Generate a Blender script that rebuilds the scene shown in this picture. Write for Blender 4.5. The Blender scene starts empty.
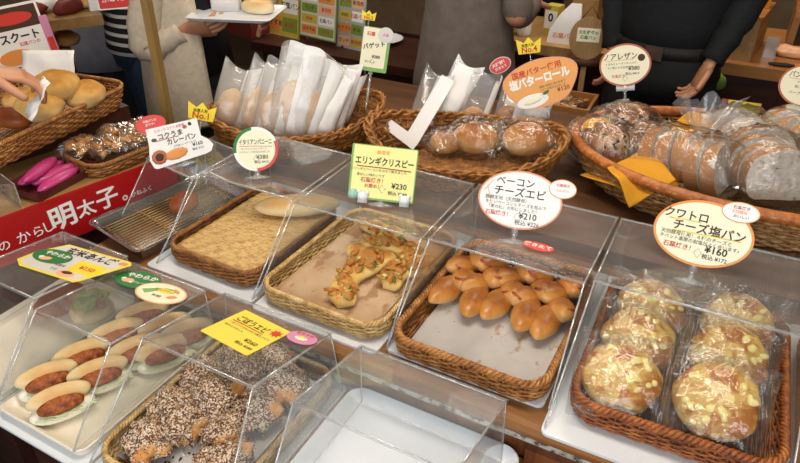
import bpy, bmesh, math, random
from mathutils import Vector, Matrix, noise
C = bpy.context.scene.collection
SC = bpy.context.scene
PI = math.pi
# ------------------------------------------------------------------ camera
CAMZ = 1.56
FPX = 655.0
pit, yaw = math.radians(32), math.radians(28.4)
FW = Vector((-math.sin(yaw)*math.cos(pit), math.cos(yaw)*math.cos(pit), -math.sin(pit)))
RT = Vector((math.cos(yaw), math.sin(yaw), 0))
UP = RT.cross(FW)
EYE = Vector((0, 0, CAMZ))
cd = bpy.data.cameras.new('camera'); cam = bpy.data.objects.new('camera', cd); C.objects.link(cam)
cd.sensor_width = 36; cd.lens = FPX/800*36; cd.clip_start = 0.02; cd.clip_end = 60
cam.matrix_world = Matrix(((RT.x, UP.x, -FW.x, 0), (RT.y, UP.y, -FW.y, 0), (RT.z, UP.z, -FW.z, CAMZ), (0, 0, 0, 1)))
SC.camera = cam
# ------------------------------------------------------------------ world, lights, exposure
SC.view_settings.view_transform = 'Standard'
SC.view_settings.look = 'None'
SC.view_settings.exposure = 0.22
SC.view_settings.gamma = 1.0
SC.view_settings.use_curve_mapping = False
SC.cycles.use_denoising = True
SC.cycles.max_bounces = 10
SC.cycles.transparent_max_bounces = 40
SC.cycles.sample_clamp_indirect = 6
SC.cycles.caustics_reflective = False
SC.cycles.caustics_refractive = False
wd = bpy.data.worlds.new('daylight'); SC.world = wd; wd.use_nodes = True
wd.node_tree.nodes['Background'].inputs[0].default_value = (0.80, 0.90, 1.0, 1)
wd.node_tree.nodes['Background'].inputs[1].default_value = 0.55
def area(name, loc, target, sx, sy, power, color):
    l = bpy.data.lights.new(name, 'AREA'); l.shape = 'RECTANGLE'; l.size = sx; l.size_y = sy
    l.energy = power; l.color = color
    o = bpy.data.objects.new(name, l); C.objects.link(o); o.location = loc
    o.rotation_euler = (Vector(target)-Vector(loc)).to_track_quat('-Z', 'Y').to_euler()
    return o
area('shopfront_daylight', (0.5, -1.7, 2.05), (-0.5, 0.9, 0.8), 2.6, 1.3, 42, (0.93, 0.96, 1.0))
area('ceiling_panel_light', (-0.45, 0.75, 2.62), (-0.45, 0.75, 0), 1.3, 0.35, 15, (1.0, 0.90, 0.76))
area('ceiling_panel_light', (-0.3, 2.5, 2.62), (-0.3, 2.5, 0), 1.3, 0.35, 12, (1.0, 0.86, 0.68))
area('ceiling_panel_light', (-2.6, 2.2, 2.62), (-2.6, 2.2, 0), 1.3, 0.35, 12, (1.0, 0.86, 0.68))
def at(px, py, z):
    d = FPX*FW + (px-400)*RT - (py-231.5)*UP
    return EYE + d*((z-CAMZ)/d.z)
def atY(px, py, Y):
    d = FPX*FW + (px-400)*RT - (py-231.5)*UP
    return EYE + d*(Y/d.y)
# ------------------------------------------------------------------ mesh helpers
class MB:
    def __init__(s): s.v = []; s.f = []; s.m = []; s.a = []
    def add(s, vs, fs, m=0, T=None, a=None):
        n = len(s.v)
        for i, p in enumerate(vs):
            p = Vector(p)
            s.v.append(T @ p if T else p); s.a.append(0.0 if a is None else a[i])
        for f in fs:
            s.f.append([i+n for i in f]); s.m.append(m)
        return s
    def box(s, x0, x1, y0, y1, z0, z1, m=0, T=None):
        vs = [(x, y, z) for z in (z0, z1) for y in (y0, y1) for x in (x0, x1)]
        return s.add(vs, [(0,2,3,1),(4,5,7,6),(0,1,5,4),(2,6,7,3),(0,4,6,2),(1,3,7,5)], m, T)
    def tube(s, pts, r, n=6, closed=False, m=0, T=None, cap=True):
        pts = [Vector(p) for p in pts]; N = len(pts)
        if N < 2: return s
        rs = r if isinstance(r, (list, tuple)) else [r]*N
        tang = []
        for i in range(N):
            a = pts[(i-1) % N] if (closed or i > 0) else pts[i]
            b = pts[(i+1) % N] if (closed or i < N-1) else pts[i]
            t = b-a
            tang.append(t.normalized() if t.length > 1e-9 else Vector((0,0,1)))
        t0 = tang[0]; ref = Vector((0,0,1)) if abs(t0.z) < 0.9 else Vector((1,0,0))
        u = t0.cross(ref).normalized(); vs = []
        for i in range(N):
            t = tang[i]; u = (u - t*u.dot(t))
            u = u.normalized() if u.length > 1e-6 else t.orthogonal().normalized()
            w = t.cross(u)
            for k in range(n):
                a = 2*PI*k/n
                vs.append(pts[i] + (u*math.cos(a) + w*math.sin(a))*rs[i])
        fs = []
        for i in range(N if closed else N-1):
            j = (i+1) % N
            for k in range(n):
                l = (k+1) % n
                fs.append((i*n+k, i*n+l, j*n+l, j*n+k))
        if cap and not closed:
            fs.append(tuple(range(n))[::-1]); fs.append(tuple((N-1)*n+k for k in range(n)))
        return s.add(vs, fs, m, T)
    def prism(s, outline, z0, z1, m=0, T=None):
        n = len(outline)
        vs = [(x, y, z0) for x, y in outline] + [(x, y, z1) for x, y in outline]
        fs = [tuple(range(n))[::-1], tuple(range(n, 2*n))] + [(i, (i+1) % n, n+(i+1) % n, n+i) for i in range(n)]
        return s.add(vs, fs, m, T)
    def loft(s, rings, m=0, T=None, cap0=True, cap1=True, a=None):
        n = len(rings[0]); vs = [p for r in rings for p in r]; fs = []
        for i in range(len(rings)-1):
            for k in range(n):
                l = (k+1) % n
                fs.append((i*n+k, i*n+l, (i+1)*n+l, (i+1)*n+k))
        if cap0: fs.append(tuple(range(n))[::-1])
        if cap1: fs.append(tuple((len(rings)-1)*n+k for k in range(n)))
        return s.add(vs, fs, m, T, a)
    def sheet(s, grid, m=0, T=None, th=0.0):
        # grid[i][j] points; two-sided thin solid when th > 0
        R, K = len(grid), len(grid[0]); g = [[Vector(p) for p in r] for r in grid]
        top = [p for r in g for p in r]
        fs = [(i*K+j, i*K+j+1, (i+1)*K+j+1, (i+1)*K+j) for i in range(R-1) for j in range(K-1)]
        if th <= 0: return s.add(top, fs, m, T)
        nr = [Vector((0,0,0)) for _ in top]
        for f in fs:
            nn = (top[f[1]]-top[f[0]]).cross(top[f[3]]-top[f[0]])
            for i in f: nr[i] += nn
        low = [p - (q.normalized() if q.length > 0 else Vector((0,0,1)))*th for p, q in zip(top, nr)]
        n = len(top)
        f2 = fs + [tuple(i+n for i in reversed(f)) for f in fs]
        bd = [j for j in range(K)] + [i*K+K-1 for i in range(1, R)] + [(R-1)*K+j for j in range(K-2, -1, -1)] + [i*K for i in range(R-2, 0, -1)]
        for q in range(len(bd)):
            a_, b_ = bd[q], bd[(q+1) % len(bd)]
            f2.append((b_, a_, a_+n, b_+n))
        return s.add(top+low, f2, m, T)
    def lathe(s, prof, n=24, m=0, T=None):
        rings = [[(r*math.cos(2*PI*k/n), r*math.sin(2*PI*k/n), z) for k in range(n)] for r, z in prof]
        return s.loft(rings, m, T)
    def build(s, name, mats, parent=None, smooth=True, attr=None, angle=None):
        me = bpy.data.meshes.new(name)
        me.from_pydata([tuple(p) for p in s.v], [], s.f)
        mats = mats if isinstance(mats, (list, tuple)) else [mats]
        for x in mats: me.materials.append(x)
        me.polygons.foreach_set('material_index', s.m)
        me.polygons.foreach_set('use_smooth', [smooth]*len(s.f))
        if attr:
            at_ = me.attributes.new(attr, 'FLOAT', 'POINT'); at_.data.foreach_set('value', s.a)
        me.update()
        if smooth and angle: me.set_sharp_from_angle(angle=math.radians(angle))
        o = bpy.data.objects.new(name, me); C.objects.link(o)
        if parent: o.parent = parent
        return o
def tag(o, label, cat, group=None, kind=None):
    o['label'] = label; o['category'] = cat
    if group: o['group'] = group
    if kind: o['kind'] = kind
    return o
def thing(name, label, cat, loc=(0,0,0), rz=0, group=None, mat=None):
    o = bpy.data.objects.new(name, None); C.objects.link(o); o.empty_display_size = .05
    if mat is not None: o.matrix_world = mat
    else: o.location = loc; o.rotation_euler = (0, 0, rz)
    return tag(o, label, cat, group)
def struct(o): o['kind'] = 'structure'; return o
def dup(root, label, loc=None, rz=None, rot=None):
    r = root.copy(); C.objects.link(r); r['label'] = label
    if loc is not None: r.location = loc
    if rz is not None: r.rotation_euler = (0, 0, rz)
    if rot is not None: r.rotation_euler = rot
    for ch in list(root.children):
        c = ch.copy(); C.objects.link(c); c.parent = r
        for g in list(ch.children):
            d = g.copy(); C.objects.link(d); d.parent = c
    return r
def ico(sub):
    bm = bmesh.new(); bmesh.ops.create_icosphere(bm, subdivisions=sub, radius=1)
    vs = [v.co.copy() for v in bm.verts]; fs = [[v.index for v in f.verts] for f in bm.faces]; bm.free()
    return vs, fs
ICO = {k: ico(k) for k in (1, 2, 3, 4)}
def blob(mb, rx, ry, rz, seed=0, amp=.08, freq=1.6, sub=3, m=0, T=None, flat=None, fine=0.0, pw=1.0, amp2=0.0):
    # lumpy ellipsoid; flat = z fraction below which it is pressed flat; attribute = how high (0..1) the point sits
    vs, fs = ICO[sub]; out = []; at_ = []
    o = Vector((seed*3.7, seed*1.3, seed*7.1))
    for p in vs:
        d = 1 + amp*noise.noise(p*freq+o) + fine*noise.noise(p*freq*5+o) + amp2*noise.noise(p*freq*2.3+o)
        q = p*d
        z = q.z
        if pw != 1.0: 
            h = math.hypot(q.x, q.y)
            if h > 1e-6:
                k = (h**pw)/h; q.x *= k; q.y *= k
        if flat is not None and z < flat: z = flat + (z-flat)*.12
        out.append((q.x*rx, q.y*ry, z*rz)); at_.append(max(0, min(1, p.z*.5+.5)))
    return mb.add(out, fs, m, T, at_)
def rrect(a, b, r, n=6):
    pts = []
    for cx, cy, a0 in ((a-r, b-r, 0), (-a+r, b-r, PI/2), (-a+r, -b+r, PI), (a-r, -b+r, 3*PI/2)):
        for k in range(n+1):
            t = a0 + PI/2*k/n
            pts.append((cx+r*math.cos(t), cy+r*math.sin(t)))
    return pts
def resample(poly, N):
    pts = [Vector((x, y, 0)) for x, y in poly]; L = [0]
    for i in range(len(pts)): L.append(L[-1] + (pts[(i+1) % len(pts)]-pts[i]).length)
    out = []; j = 0
    for k in range(N):
        s = L[-1]*k/N
        while L[j+1] < s: j += 1
        t = (s-L[j])/max(1e-9, L[j+1]-L[j])
        out.append(pts[j].lerp(pts[(j+1) % len(pts)], t))
    return out, L[-1]
def TR(loc=(0,0,0), rx=0, ry=0, rz=0, s=1):
    S = Matrix.Diagonal((s, s, s, 1)) if not isinstance(s, (tuple, list)) else Matrix.Diagonal((*s, 1))
    return Matrix.Translation(loc) @ Matrix.Rotation(rz, 4, 'Z') @ Matrix.Rotation(ry, 4, 'Y') @ Matrix.Rotation(rx, 4, 'X') @ S
_tc = {}
def text_geo(s, size, bold=0.0):
    k = (s, bold)
    if k not in _tc:
        cu = bpy.data.curves.new('lettering', 'FONT'); cu.body = s; cu.size = 1; cu.align_x = 'CENTER'; cu.align_y = 'CENTER'
        cu.offset = bold; cu.resolution_u = 2; cu.extrude = 0.0
        o = bpy.data.objects.new('lettering', cu); C.objects.link(o)
        bpy.context.view_layer.update()
        dg = bpy.context.evaluated_depsgraph_get()
        me = bpy.data.meshes.new_from_object(o.evaluated_get(dg))
        _tc[k] = ([v.co.copy() for v in me.vertices], [list(p.vertices) for p in me.polygons])
        bpy.data.objects.remove(o); bpy.data.meshes.remove(me); bpy.data.curves.remove(cu)
    vs, fs = _tc[k]
    return [v*size for v in vs], fs
def put_text(mb, s, size, x, y, z, bold=0.0, rot=0.0, m=0, sx=1.0, T=None):
    vs, fs = text_geo(s, size, bold)
    c, q = math.cos(rot), math.sin(rot)
    mb.add([(x+c*v.x*sx-q*v.y, y+q*v.x*sx+c*v.y, z) for v in vs], fs, m, T)
# ------------------------------------------------------------------ materials
def hexc(h):
    h = h.lstrip('#'); v = [int(h[i:i+2], 16)/255 for i in (0, 2, 4)]
    return tuple(c/12.92 if c <= .04045 else ((c+.055)/1.055)**2.4 for c in v) + (1,)
def nm(name):
    m = bpy.data.materials.new(name); m.use_nodes = True
    nt = m.node_tree; nt.nodes.clear()
    out = nt.nodes.new('ShaderNodeOutputMaterial')
    return m, nt, out
def ramp(nt, fac, stops):
    r = nt.nodes.new('ShaderNodeValToRGB'); e = r.color_ramp.elements
    while len(e) < len(stops): e.new(.5)
    for i, (p, c) in enumerate(stops):
        e[i].position = p; e[i].color = hexc(c) if isinstance(c, str) else c
    nt.links.new(fac, r.inputs[0]); return r.outputs[0]
def tex(nt, kind, scale, detail=4, rough=.55, coord='Object', stretch=(1,1,1), **kw):
    tc = nt.nodes.new('ShaderNodeTexCoord'); mp = nt.nodes.new('ShaderNodeMapping')
    mp.inputs['Scale'].default_value = stretch
    nt.links.new(tc.outputs[coord], mp.inputs[0])
    n = nt.nodes.new('ShaderNodeTex'+kind)
    n.inputs['Scale'].default_value = scale
    if 'Detail' in n.inputs and kind in ('Noise',): n.inputs['Detail'].default_value = detail; n.inputs['Roughness'].default_value = rough
    for k, v in kw.items(): setattr(n, k, v)
    nt.links.new(mp.outputs[0], n.inputs['Vector'])
    return n
def mixc(nt, fac, a, b, mode='MIX'):
    n = nt.nodes.new('ShaderNodeMix'); n.data_type = 'RGBA'; n.blend_type = mode
    for sock, v in ((n.inputs[0], fac), (n.inputs[6], a), (n.inputs[7], b)):
        if hasattr(v, 'is_linked') or hasattr(v, 'links'): nt.links.new(v, sock)
        elif isinstance(v, str): sock.default_value = hexc(v)
        else: sock.default_value = v
    return n.outputs[2]
def math_(nt, op, a, b=None):
    n = nt.nodes.new('ShaderNodeMath'); n.operation = op
    for i, v in enumerate((a, b)):
        if v is None: continue
        if hasattr(v, 'links'): nt.links.new(v, n.inputs[i])
        else: n.inputs[i].default_value = v
    return n.outputs[0]
def bump(nt, h, st, dist=.002):
    b = nt.nodes.new('ShaderNodeBump'); b.inputs['Strength'].default_value = st; b.inputs['Distance'].default_value = dist
    nt.links.new(h, b.inputs['Height']); return b.outputs[0]
def bsdf(nt, out, col, rough=.6, normal=None, metal=0, sub=0, spec=.5, sheen=0):
    p = nt.nodes.new('ShaderNodeBsdfPrincipled')
    if hasattr(col, 'links'): nt.links.new(col, p.inputs['Base Color'])
    else: p.inputs['Base Color'].default_value = hexc(col) if isinstance(col, str) else col
    if hasattr(rough, 'links'): nt.links.new(rough, p.inputs['Roughness'])
    else: p.inputs['Roughness'].default_value = rough
    p.inputs['Metallic'].default_value = metal; p.inputs['Specular IOR Level'].default_value = spec
    if sub: p.inputs['Subsurface Weight'].default_value = sub; p.inputs['Subsurface Radius'].default_value = (.008, .004, .002)
    if normal: nt.links.new(normal, p.inputs['Normal'])
    nt.links.new(p.outputs[0], out.inputs[0]); return p
def plain(name, col, rough=.6, metal=0, var=.10, scale=30, bmp=0.0, spec=.5, sub=0):
    m, nt, out = nm(name)
    t = tex(nt, 'Noise', scale)
    c = mixc(nt, math_(nt, 'MULTIPLY', t.outputs[0], var*2), col, (0.02, 0.015, 0.01, 1))
    bsdf(nt, out, c, rough, bump(nt, t.outputs[0], bmp) if bmp else None, metal, sub, spec)
    return m
def speck(name, stops, scale, rough=.6, bmp=.3, stretch=(1,1,1), detail=5, dist=.002, spec=.4, rr=.6):
    m, nt, out = nm(name); t = tex(nt, 'Noise', scale, detail, rr, stretch=stretch)
    bsdf(nt, out, ramp(nt, t.outputs[0], stops), rough, bump(nt, t.outputs[0], bmp, dist), spec=spec); return m
def baked(name, pale, mid, dark, scale=22, rough=.5, lo=.35, hi=.95, bmp=.25, patch=None, spec=.45, dscale=120):
    # crust: pale below, browned above (the stored 'bake' value), mottled by noise
    m, nt, out = nm(name)
    at_ = nt.nodes.new('ShaderNodeAttribute'); at_.attribute_name = 'bake'
    t = tex(nt, 'Noise', scale, 5)
    k = math_(nt, 'ADD', at_.outputs['Fac'], math_(nt, 'MULTIPLY', math_(nt, 'SUBTRACT', t.outputs[0], .5), .8))
    c = ramp(nt, k, [(lo, pale), ((lo+hi)/2, mid), (hi, dark)])
    if patch:
        t2 = tex(nt, 'Noise', patch[1], 3)
        c = mixc(nt, ramp(nt, t2.outputs[0], [(patch[2], (0,0,0,1)), (patch[2]+.08, (1,1,1,1))]), c, patch[0])
    f = tex(nt, 'Noise', dscale, 3)
    bsdf(nt, out, c, rough, bump(nt, f.outputs[0], bmp, .0015), spec=spec); return m
def wood(name, a, b, scale=6, axis='Y', rough=.45, dark=None):
    m, nt, out = nm(name); st = {'X': (.12, 1, 1), 'Y': (1, .12, 1), 'Z': (1, 1, .12)}[axis]
    t = tex(nt, 'Noise', scale*6, 6, .65, stretch=st); w = tex(nt, 'Noise', scale, 2, stretch=st)
    k = math_(nt, 'ADD', math_(nt, 'MULTIPLY', t.outputs[0], .6), math_(nt, 'MULTIPLY', w.outputs[0], .4))
    bsdf(nt, out, ramp(nt, k, [(.35, b), (.62, a)]), rough, bump(nt, t.outputs[0], .12, .001)); return m
def wicker(name, a, b, c):
    m, nt, out = nm(name); t = tex(nt, 'Noise', 60, 4); t2 = tex(nt, 'Noise', 400, 2)
    k = math_(nt, 'ADD', math_(nt, 'MULTIPLY', t.outputs[0], .7), math_(nt, 'MULTIPLY', t2.outputs[0], .3))
    bsdf(nt, out, ramp(nt, k, [(.33, a), (.5, b), (.68, c)]), .42, bump(nt, t2.outputs[0], .2, .0005)); return m
def clear(name, base=.05, rough=.03, haze=.03, tint=(.98, .99, .99), hazecol=(.9, .92, .95), crinkle=0, power=5):
    # thin clear plastic: looks straight through it, glances off it at an angle, faint milky haze
    m, nt, out = nm(name)
    lw = nt.nodes.new('ShaderNodeLayerWeight'); lw.inputs['Blend'].default_value = .5
    nrm = None
    if crinkle:
        t = tex(nt, 'Noise', 55, 3, .6); nrm = bump(nt, t.outputs[0], crinkle, .006)
        nt.links.new(nrm, lw.inputs['Normal'])
    fr = math_(nt, 'ADD', math_(nt, 'MULTIPLY', math_(nt, 'POWER', lw.outputs['Facing'], power), 1-base), base)
    tr = nt.nodes.new('ShaderNodeBsdfTransparent'); tr.inputs[0].default_value = (*tint, 1)
    gl = nt.nodes.new('ShaderNodeBsdfGlossy'); gl.inputs['Roughness'].default_value = rough
    df = nt.nodes.new('ShaderNodeBsdfDiffuse'); df.inputs[0].default_value = (*hazecol, 1)
    if nrm: nt.links.new(nrm, gl.inputs['Normal'])
    m1 = nt.nodes.new('ShaderNodeMixShader'); m1.inputs[0].default_value = haze
    nt.links.new(tr.outputs[0], m1.inputs[1]); nt.links.new(df.outputs[0], m1.inputs[2])
    m2 = nt.nodes.new('ShaderNodeMixShader'); nt.links.new(fr, m2.inputs[0])
    nt.links.new(m1.outputs[0], m2.inputs[1]); nt.links.new(gl.outputs[0], m2.inputs[2])
    nt.links.new(m2.outputs[0], out.inputs[0]); return m
M = {}
M['acrylic'] = clear('clear_acrylic', base=.045, rough=.02, haze=.036)
M['acrylic_edge'] = clear('acrylic_edge', base=.22, rough=.15, haze=.30, hazecol=(.95, .96, .96))
M['film'] = clear('wrapping_film', base=.085, rough=.05, haze=.02, crinkle=.9, power=3.0)
M['bag_cloudy'] = clear('cloudy_bag_film', base=.07, rough=.15, haze=.27, hazecol=(.95, .90, .85), crinkle=.3, power=3.2)
M['film_cloudy'] = clear('bag_film', base=.08, rough=.12, haze=.12, crinkle=.4, power=3.2)
M['clip'] = clear('clear_clip_plastic', base=.12, rough=.08, haze=.22)
M['white_board'] = plain('white_plastic_board', '#e4e8ee', .35, var=.03, scale=12)
M['white_tray'] = plain('white_tray_plastic', '#eceff4', .3, var=.03, scale=10)
M['cream_tray'] = plain('cream_tray_plastic', '#efe6d2', .35, var=.03, scale=10)
M['paper'] = plain('white_paper', '#f1efec', .7, var=.03, scale=60, bmp=.15)
M['wood'] = wood('shelf_wood', '#a5713f', '#6d4422', 5, 'X')
M['wood_z'] = wood('panel_wood', '#8f5630', '#5b301a', 7, 'Z')
M['wood_dark'] = wood('dark_red_wood', '#4a2418', '#24100b', 6, 'X')
M['wood_mid'] = wood('upper_shelf_wood', '#6f4c31', '#442a19', 5, 'X')
M['wood_light'] = wood('counter_wood', '#b27a40', '#8a5527', 4, 'X')
M['wood_tan'] = wood('tan_wood', '#b18a56', '#8c6838', 5, 'Y')
M['post'] = wood('post_wood', '#a3854f', '#7f6233', 5, 'Z')
M['wk_brown'] = wicker('brown_wicker', '#6b3d19', '#a76c31', '#cf9a58')
M['wk_tan'] = wicker('tan_wicker', '#97713e', '#cba66a', '#e6ca96')
M['wk_red'] = wicker('reddish_wicker', '#5a2a12', '#95511f', '#bf7a3d')
M['wk_dark'] = wicker('dark_wicker', '#5a3315', '#8f5b29', '#b27e43')
M['wk_oval'] = wicker('honey_wicker', '#5f3413', '#9c6429', '#cc9448')
M['wk_straw'] = wicker('straw_wicker', '#6d4a26', '#a67c48', '#cfab74')
M['rattan'] = wicker('rattan_cane', '#7a3d12', '#b0642a', '#c9823f')
M['black'] = plain('black_ink', '#17130f', .7, var=.0)
M['grey_ink'] = plain('grey_ink', '#5b574c', .7, var=.0)
M['red_ink'] = plain('red_ink', '#c4292a', .6, var=.0)
M['pink_ink'] = plain('pink_ink', '#d3457e', .6, var=.0)
M['white_ink'] = plain('white_ink', '#f6f4ee', .6, var=.0)
M['steel'] = plain('steel', '#b9bbbd', .25, metal=1, var=.05)
M['brown_ink'] = plain('brown_ink', '#4a2c18', .7, var=0)
# ------------------------------------------------------------------ room
M['floor'] = speck('floor_tile', [(.3, '#2b2019'), (.7, '#4a3a2c')], 4, .45, .1)
M['wallpaint'] = speck('warm_wall', [(.3, '#6e5a44'), (.7, '#86705a')], 3, .8, .1)
M['ceilpaint'] = speck('ceiling_paint', [(.3, '#bfa47c'), (.7, '#cdb48c')], 3, .8, .05)
struct(MB().box(-5, 3, -2.2, 4.8, -.06, 0).build('floor', M['floor'], smooth=False))
struct(MB().box(-5, 3, -2.2, 4.8, 2.7, 2.76).build('ceiling', M['ceilpaint'], smooth=False))
struct(MB().box(-5, 3, 4.8, 4.9, 0, 2.7).build('wall_back', M['wallpaint'], smooth=False))
struct(MB().box(-5.1, -5, -2.2, 4.9, 0, 2.7).build('wall_left', M['wallpaint'], smooth=False))
struct(MB().box(3, 3.1, -2.2, 4.9, 0, 2.7).build('wall_right', M['wallpaint'], smooth=False))
struct(MB().box(-5, 3, 4.78, 4.8, 0, .09).build('baseboard_back', M['wood_dark'], smooth=False))
lampm, nt_, out_ = nm('lamp_diffuser'); em_ = nt_.nodes.new('ShaderNodeEmission'); em_.inputs[0].default_value = (1, .9, .76, 1); em_.inputs[1].default_value = 5
nt_.links.new(em_.outputs[0], out_.inputs[0])
for i, (x, y, lab) in enumerate([(-.45, .75, 'long ceiling lamp above the stepped bread display'), (-.3, 2.5, 'long ceiling lamp above the back counter'), (-2.6, 2.2, 'long ceiling lamp above the customers in the aisle')]):
    t = thing('ceiling_lamp', lab, 'lamp', (x, y, 2.7), group='ceiling lamps')
    MB().box(-.68, .68, -.2, .2, -.05, 0).build('housing', M['white_ink'], t, smooth=False)
    MB().box(-.65, .65, -.175, .175, -.055, -.05).build('diffuser', lampm, t, smooth=False)
# ------------------------------------------------------------------ stepped display stand
FZ, SZ, TZ = .690, .785, .825
st = thing('display_stand', 'stepped wooden bakery display stand carrying all the lidded bread trays', 'display stand', (0, 0, 0))
b = MB(); b.box(-1.20, 1.25, .375, .712, FZ-.028, FZ); b.build('lower_shelf', M['wood'], st, smooth=False)
b = MB(); b.prism([(.70, .757), (.704, .750), (.75, .750), (1.19, .750), (1.19, .785), (.705, .785), (.698, .779), (.696, .768)], -1.14, 1.25)
b.v = [Vector((p.z, p.x, p.y)) for p in b.v]; b.build('middle_shelf', M['wood'], st, smooth=False)
MB().box(-1.14, 1.25, .716, .732, FZ, .750).build('riser_panel', M['wood_z'], st, smooth=False)
M['worn'] = speck('worn_white_tape', [(.40, '#4f4438'), (.5, '#b9b3a6'), (.7, '#d8d5cb')], 60, .7, .2)
MB().box(-1.13, 1.24, .7135, .716, .728, .747).build('edge_tape', M['worn'], st, smooth=False)
MB().box(-1.25, 1.25, 1.17, 1.86, TZ-.03, TZ).build('upper_shelf', M['wood_mid'], st, smooth=False)
MB().box(-1.13, 1.25, 1.17, 1.19, SZ, TZ-.03).build('upper_riser', M['wood'], st, smooth=False)
MB().box(-1.10, 1.2, .44, 1.80, 0.06, FZ-.03).build('plinth', M['wood_dark'], st, smooth=False)
MB().box(-1.10, 1.2, .735, 1.80, FZ-.03, .750).build('core', M['wood_dark'], st, smooth=False)
MB().box(-1.12, 1.2, 1.195, 1.80, .785, TZ-.03).build('upper_core', M['wood_dark'], st, smooth=False)
MB().box(-1.08, 1.18, .48, 1.66, 0, .06).build('kick_base', M['black'], st, smooth=False)
MB().box(-.155, 1.25, .70, .716, .20, .728).build('front_panel', M['wood_z'], st, smooth=False)

# ------------------------------------------------------------------ boards and plain trays
def board(label, x0, x1, y0, y1, z, h=.005, rz=0):
    t = MB(); w, d = (x1-x0)/2, (y1-y0)/2
    t.prism(rrect(w, d, .012), 0, h)
    o = t.build('tray_board', M['white_board'], smooth=False)
    o.location = ((x0+x1)/2, (y0+y1)/2, z+.0004); o.rotation_euler = (0, 0, rz)
    return tag(o, label, 'board', 'white boards under the trays')
board('white plastic board under the two cream trays at the stand corner', -1.21, -.762, .352, .708, FZ)
board('white plastic board under the sesame bread basket', -.756, -.488, .352, .708, FZ)
board('white plastic board under the basket with the flat woven mat', -.985, -.712, .722, 1.14, SZ)
board('white plastic board under the basket of mushroom bread', -.705, -.436, .715, 1.14, SZ)
board('white plastic board under the basket of bacon bread braids', -.428, -.146, .735, 1.14, SZ)
board('white plastic board under the basket of wrapped cheese breads', -.140, .19, .690, 1.14, SZ, rz=.02)
def tray(name, label, cat, x0, x1, y0, y1, z, h, mat, r=.02, lip=.008, th=.003):
    a, d = (x1-x0)/2, (y1-y0)/2; m = MB(); rings = []
    for off, zz in ((-.010, 0), (-.004, .004), (-lip*.4, h-.004), (0, h), (-.002, h+th*.6), (-lip*.7, h-.001), (-lip*.4-th-.005, h-.008), (-.012-th, .008), (-.018-th, .0045)):
        rings.append([(x, y, zz) for x, y in rrect(a+off, d+off, max(.004, r+off))])
    m.loft(rings)
    o = m.build(name, mat, smooth=True, angle=50); o.location = ((x0+x1)/2, (y0+y1)/2, z)
    return tag(o, label, cat)
tray('serving_tray', 'cream plastic tray holding one green-topped bun', 'tray', -1.205, -1.0, .365, .70, FZ+.005, .018, M['cream_tray'])
tray('serving_tray', 'cream plastic tray holding the croquette sandwiches', 'tray', -.985, -.772, .366, .702, FZ+.005, .018, M['cream_tray'])
tray('serving_tray', 'empty white plastic tray under a tall clear lid', 'tray', -.474, -.158, .37, .708, FZ+.0005, .020, M['white_tray'], r=.03)

# ------------------------------------------------------------------ clear lids
def panel(mb, poly, axis, c, th=.0024):
    # poly in the panel's own plane; axis = direction of the thickness
    n = len(poly)
    def P(p, q):
        return (q, p[0], p[1]) if axis == 'X' else (p[0], q, p[1])
    vs = [P(p, c-th/2) for p in poly] + [P(p, c+th/2) for p in poly]
    mb.add(vs, [tuple(range(n))[::-1], tuple(range(n, 2*n))], 0)
    mb.add(vs, [(i, (i+1) % n, n+(i+1) % n, n+i) for i in range(n)], 1)
def lid(label, x0, x1, yf, yr, yb, z, hr, hb, inset=0.006, rz=0, low=.0):
    t = thing('tray_cover', label, 'lid', ((x0+x1)/2, yf, z), rz, 'clear lids over the trays')
    a = (x1-x0)/2; r, d = yr-yf, yb-yf; mt = [M['acrylic'], M['acrylic_edge']]
    for s in (-1, 1):
        m = MB(); pl = [(0, low), (r, hr), (d, hb), (d, low)]; panel(m, pl, 'X', s*a)
        m.v = [Vector((p.x-s*inset*p.z/hr, p.y, p.z)) for p in m.v]
        o = m.build('side_panel', mt, t, smooth=False)
    ar, ab = a-inset, a-inset*hb/hr; m = MB(); panel(m, [(-a, low), (a, low), (ab, hb), (-ab, hb)], 'Y', d); m.build('back_panel', mt, t, smooth=False)
    m = MB(); th = .0026
    vs = [(-ar-.003, r-.004, hr), (ar+.003, r-.004, hr), (ab+.003, d+.003, hb), (-ab-.003, d+.003, hb)]
    vs2 = [(x, y, q+th) for x, y, q in vs]
    m.add(vs+vs2, [(3,2,1,0), (4,5,6,7)], 0); m.add(vs+vs2, [(0,1,5,4),(1,2,6,5),(2,3,7,6),(3,0,4,7)], 1)
    m.build('top_panel', mt, t, smooth=False)
    m = MB()
    for s in (-1, 1):
        m.tube([(s*a, .0, low+.002), (s*ar, r, hr+.001)], .0016, 6)
        m.tube([(s*ar, r, hr+.001), (s*ab, d, hb+.001)], .0014, 6)
        m.tube([(s*ab, d, hb), (s*a, d, low)], .0013, 6)
    m.tube([(-ar, r, hr+.001), (ar, r, hr+.001)], .0014, 6); m.tube([(-ab, d, hb+.001), (ab, d, hb+.001)], .0014, 6)
    m.build('glued_edges', M['acrylic_edge'], t)
    return t
lid('clear lid over the basket with the flat woven mat', -.966, -.717, .735, .89, 1.115, SZ+.006, .139, .139)
lid('clear lid over the mushroom bread basket', -.713, -.4275, .745, .88, 1.115, SZ+.006, .140, .140)
lid('clear lid over the bacon bread braids', -.4245, -.137, .735, .885, 1.115, SZ+.006, .142, .142)
lid('clear lid over the wrapped cheese breads', -.131, .192, .700, .90, 1.115, SZ+.006, .144, .144, rz=.02)
lid('clear lid over the metal tray with the wire rack', -1.166, -.992, .80, .90, 1.05, SZ+.004, .125, .125, rz=-.17)
lid('clear raised lid over the bun tray at the stand corner', -1.185, -.988, .37, .495, .690, FZ+.024, .140, .112)
lid('clear raised lid over the croquette sandwich tray', -.980, -.785, .365, .482, .690, FZ+.024, .132, .100)
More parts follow.
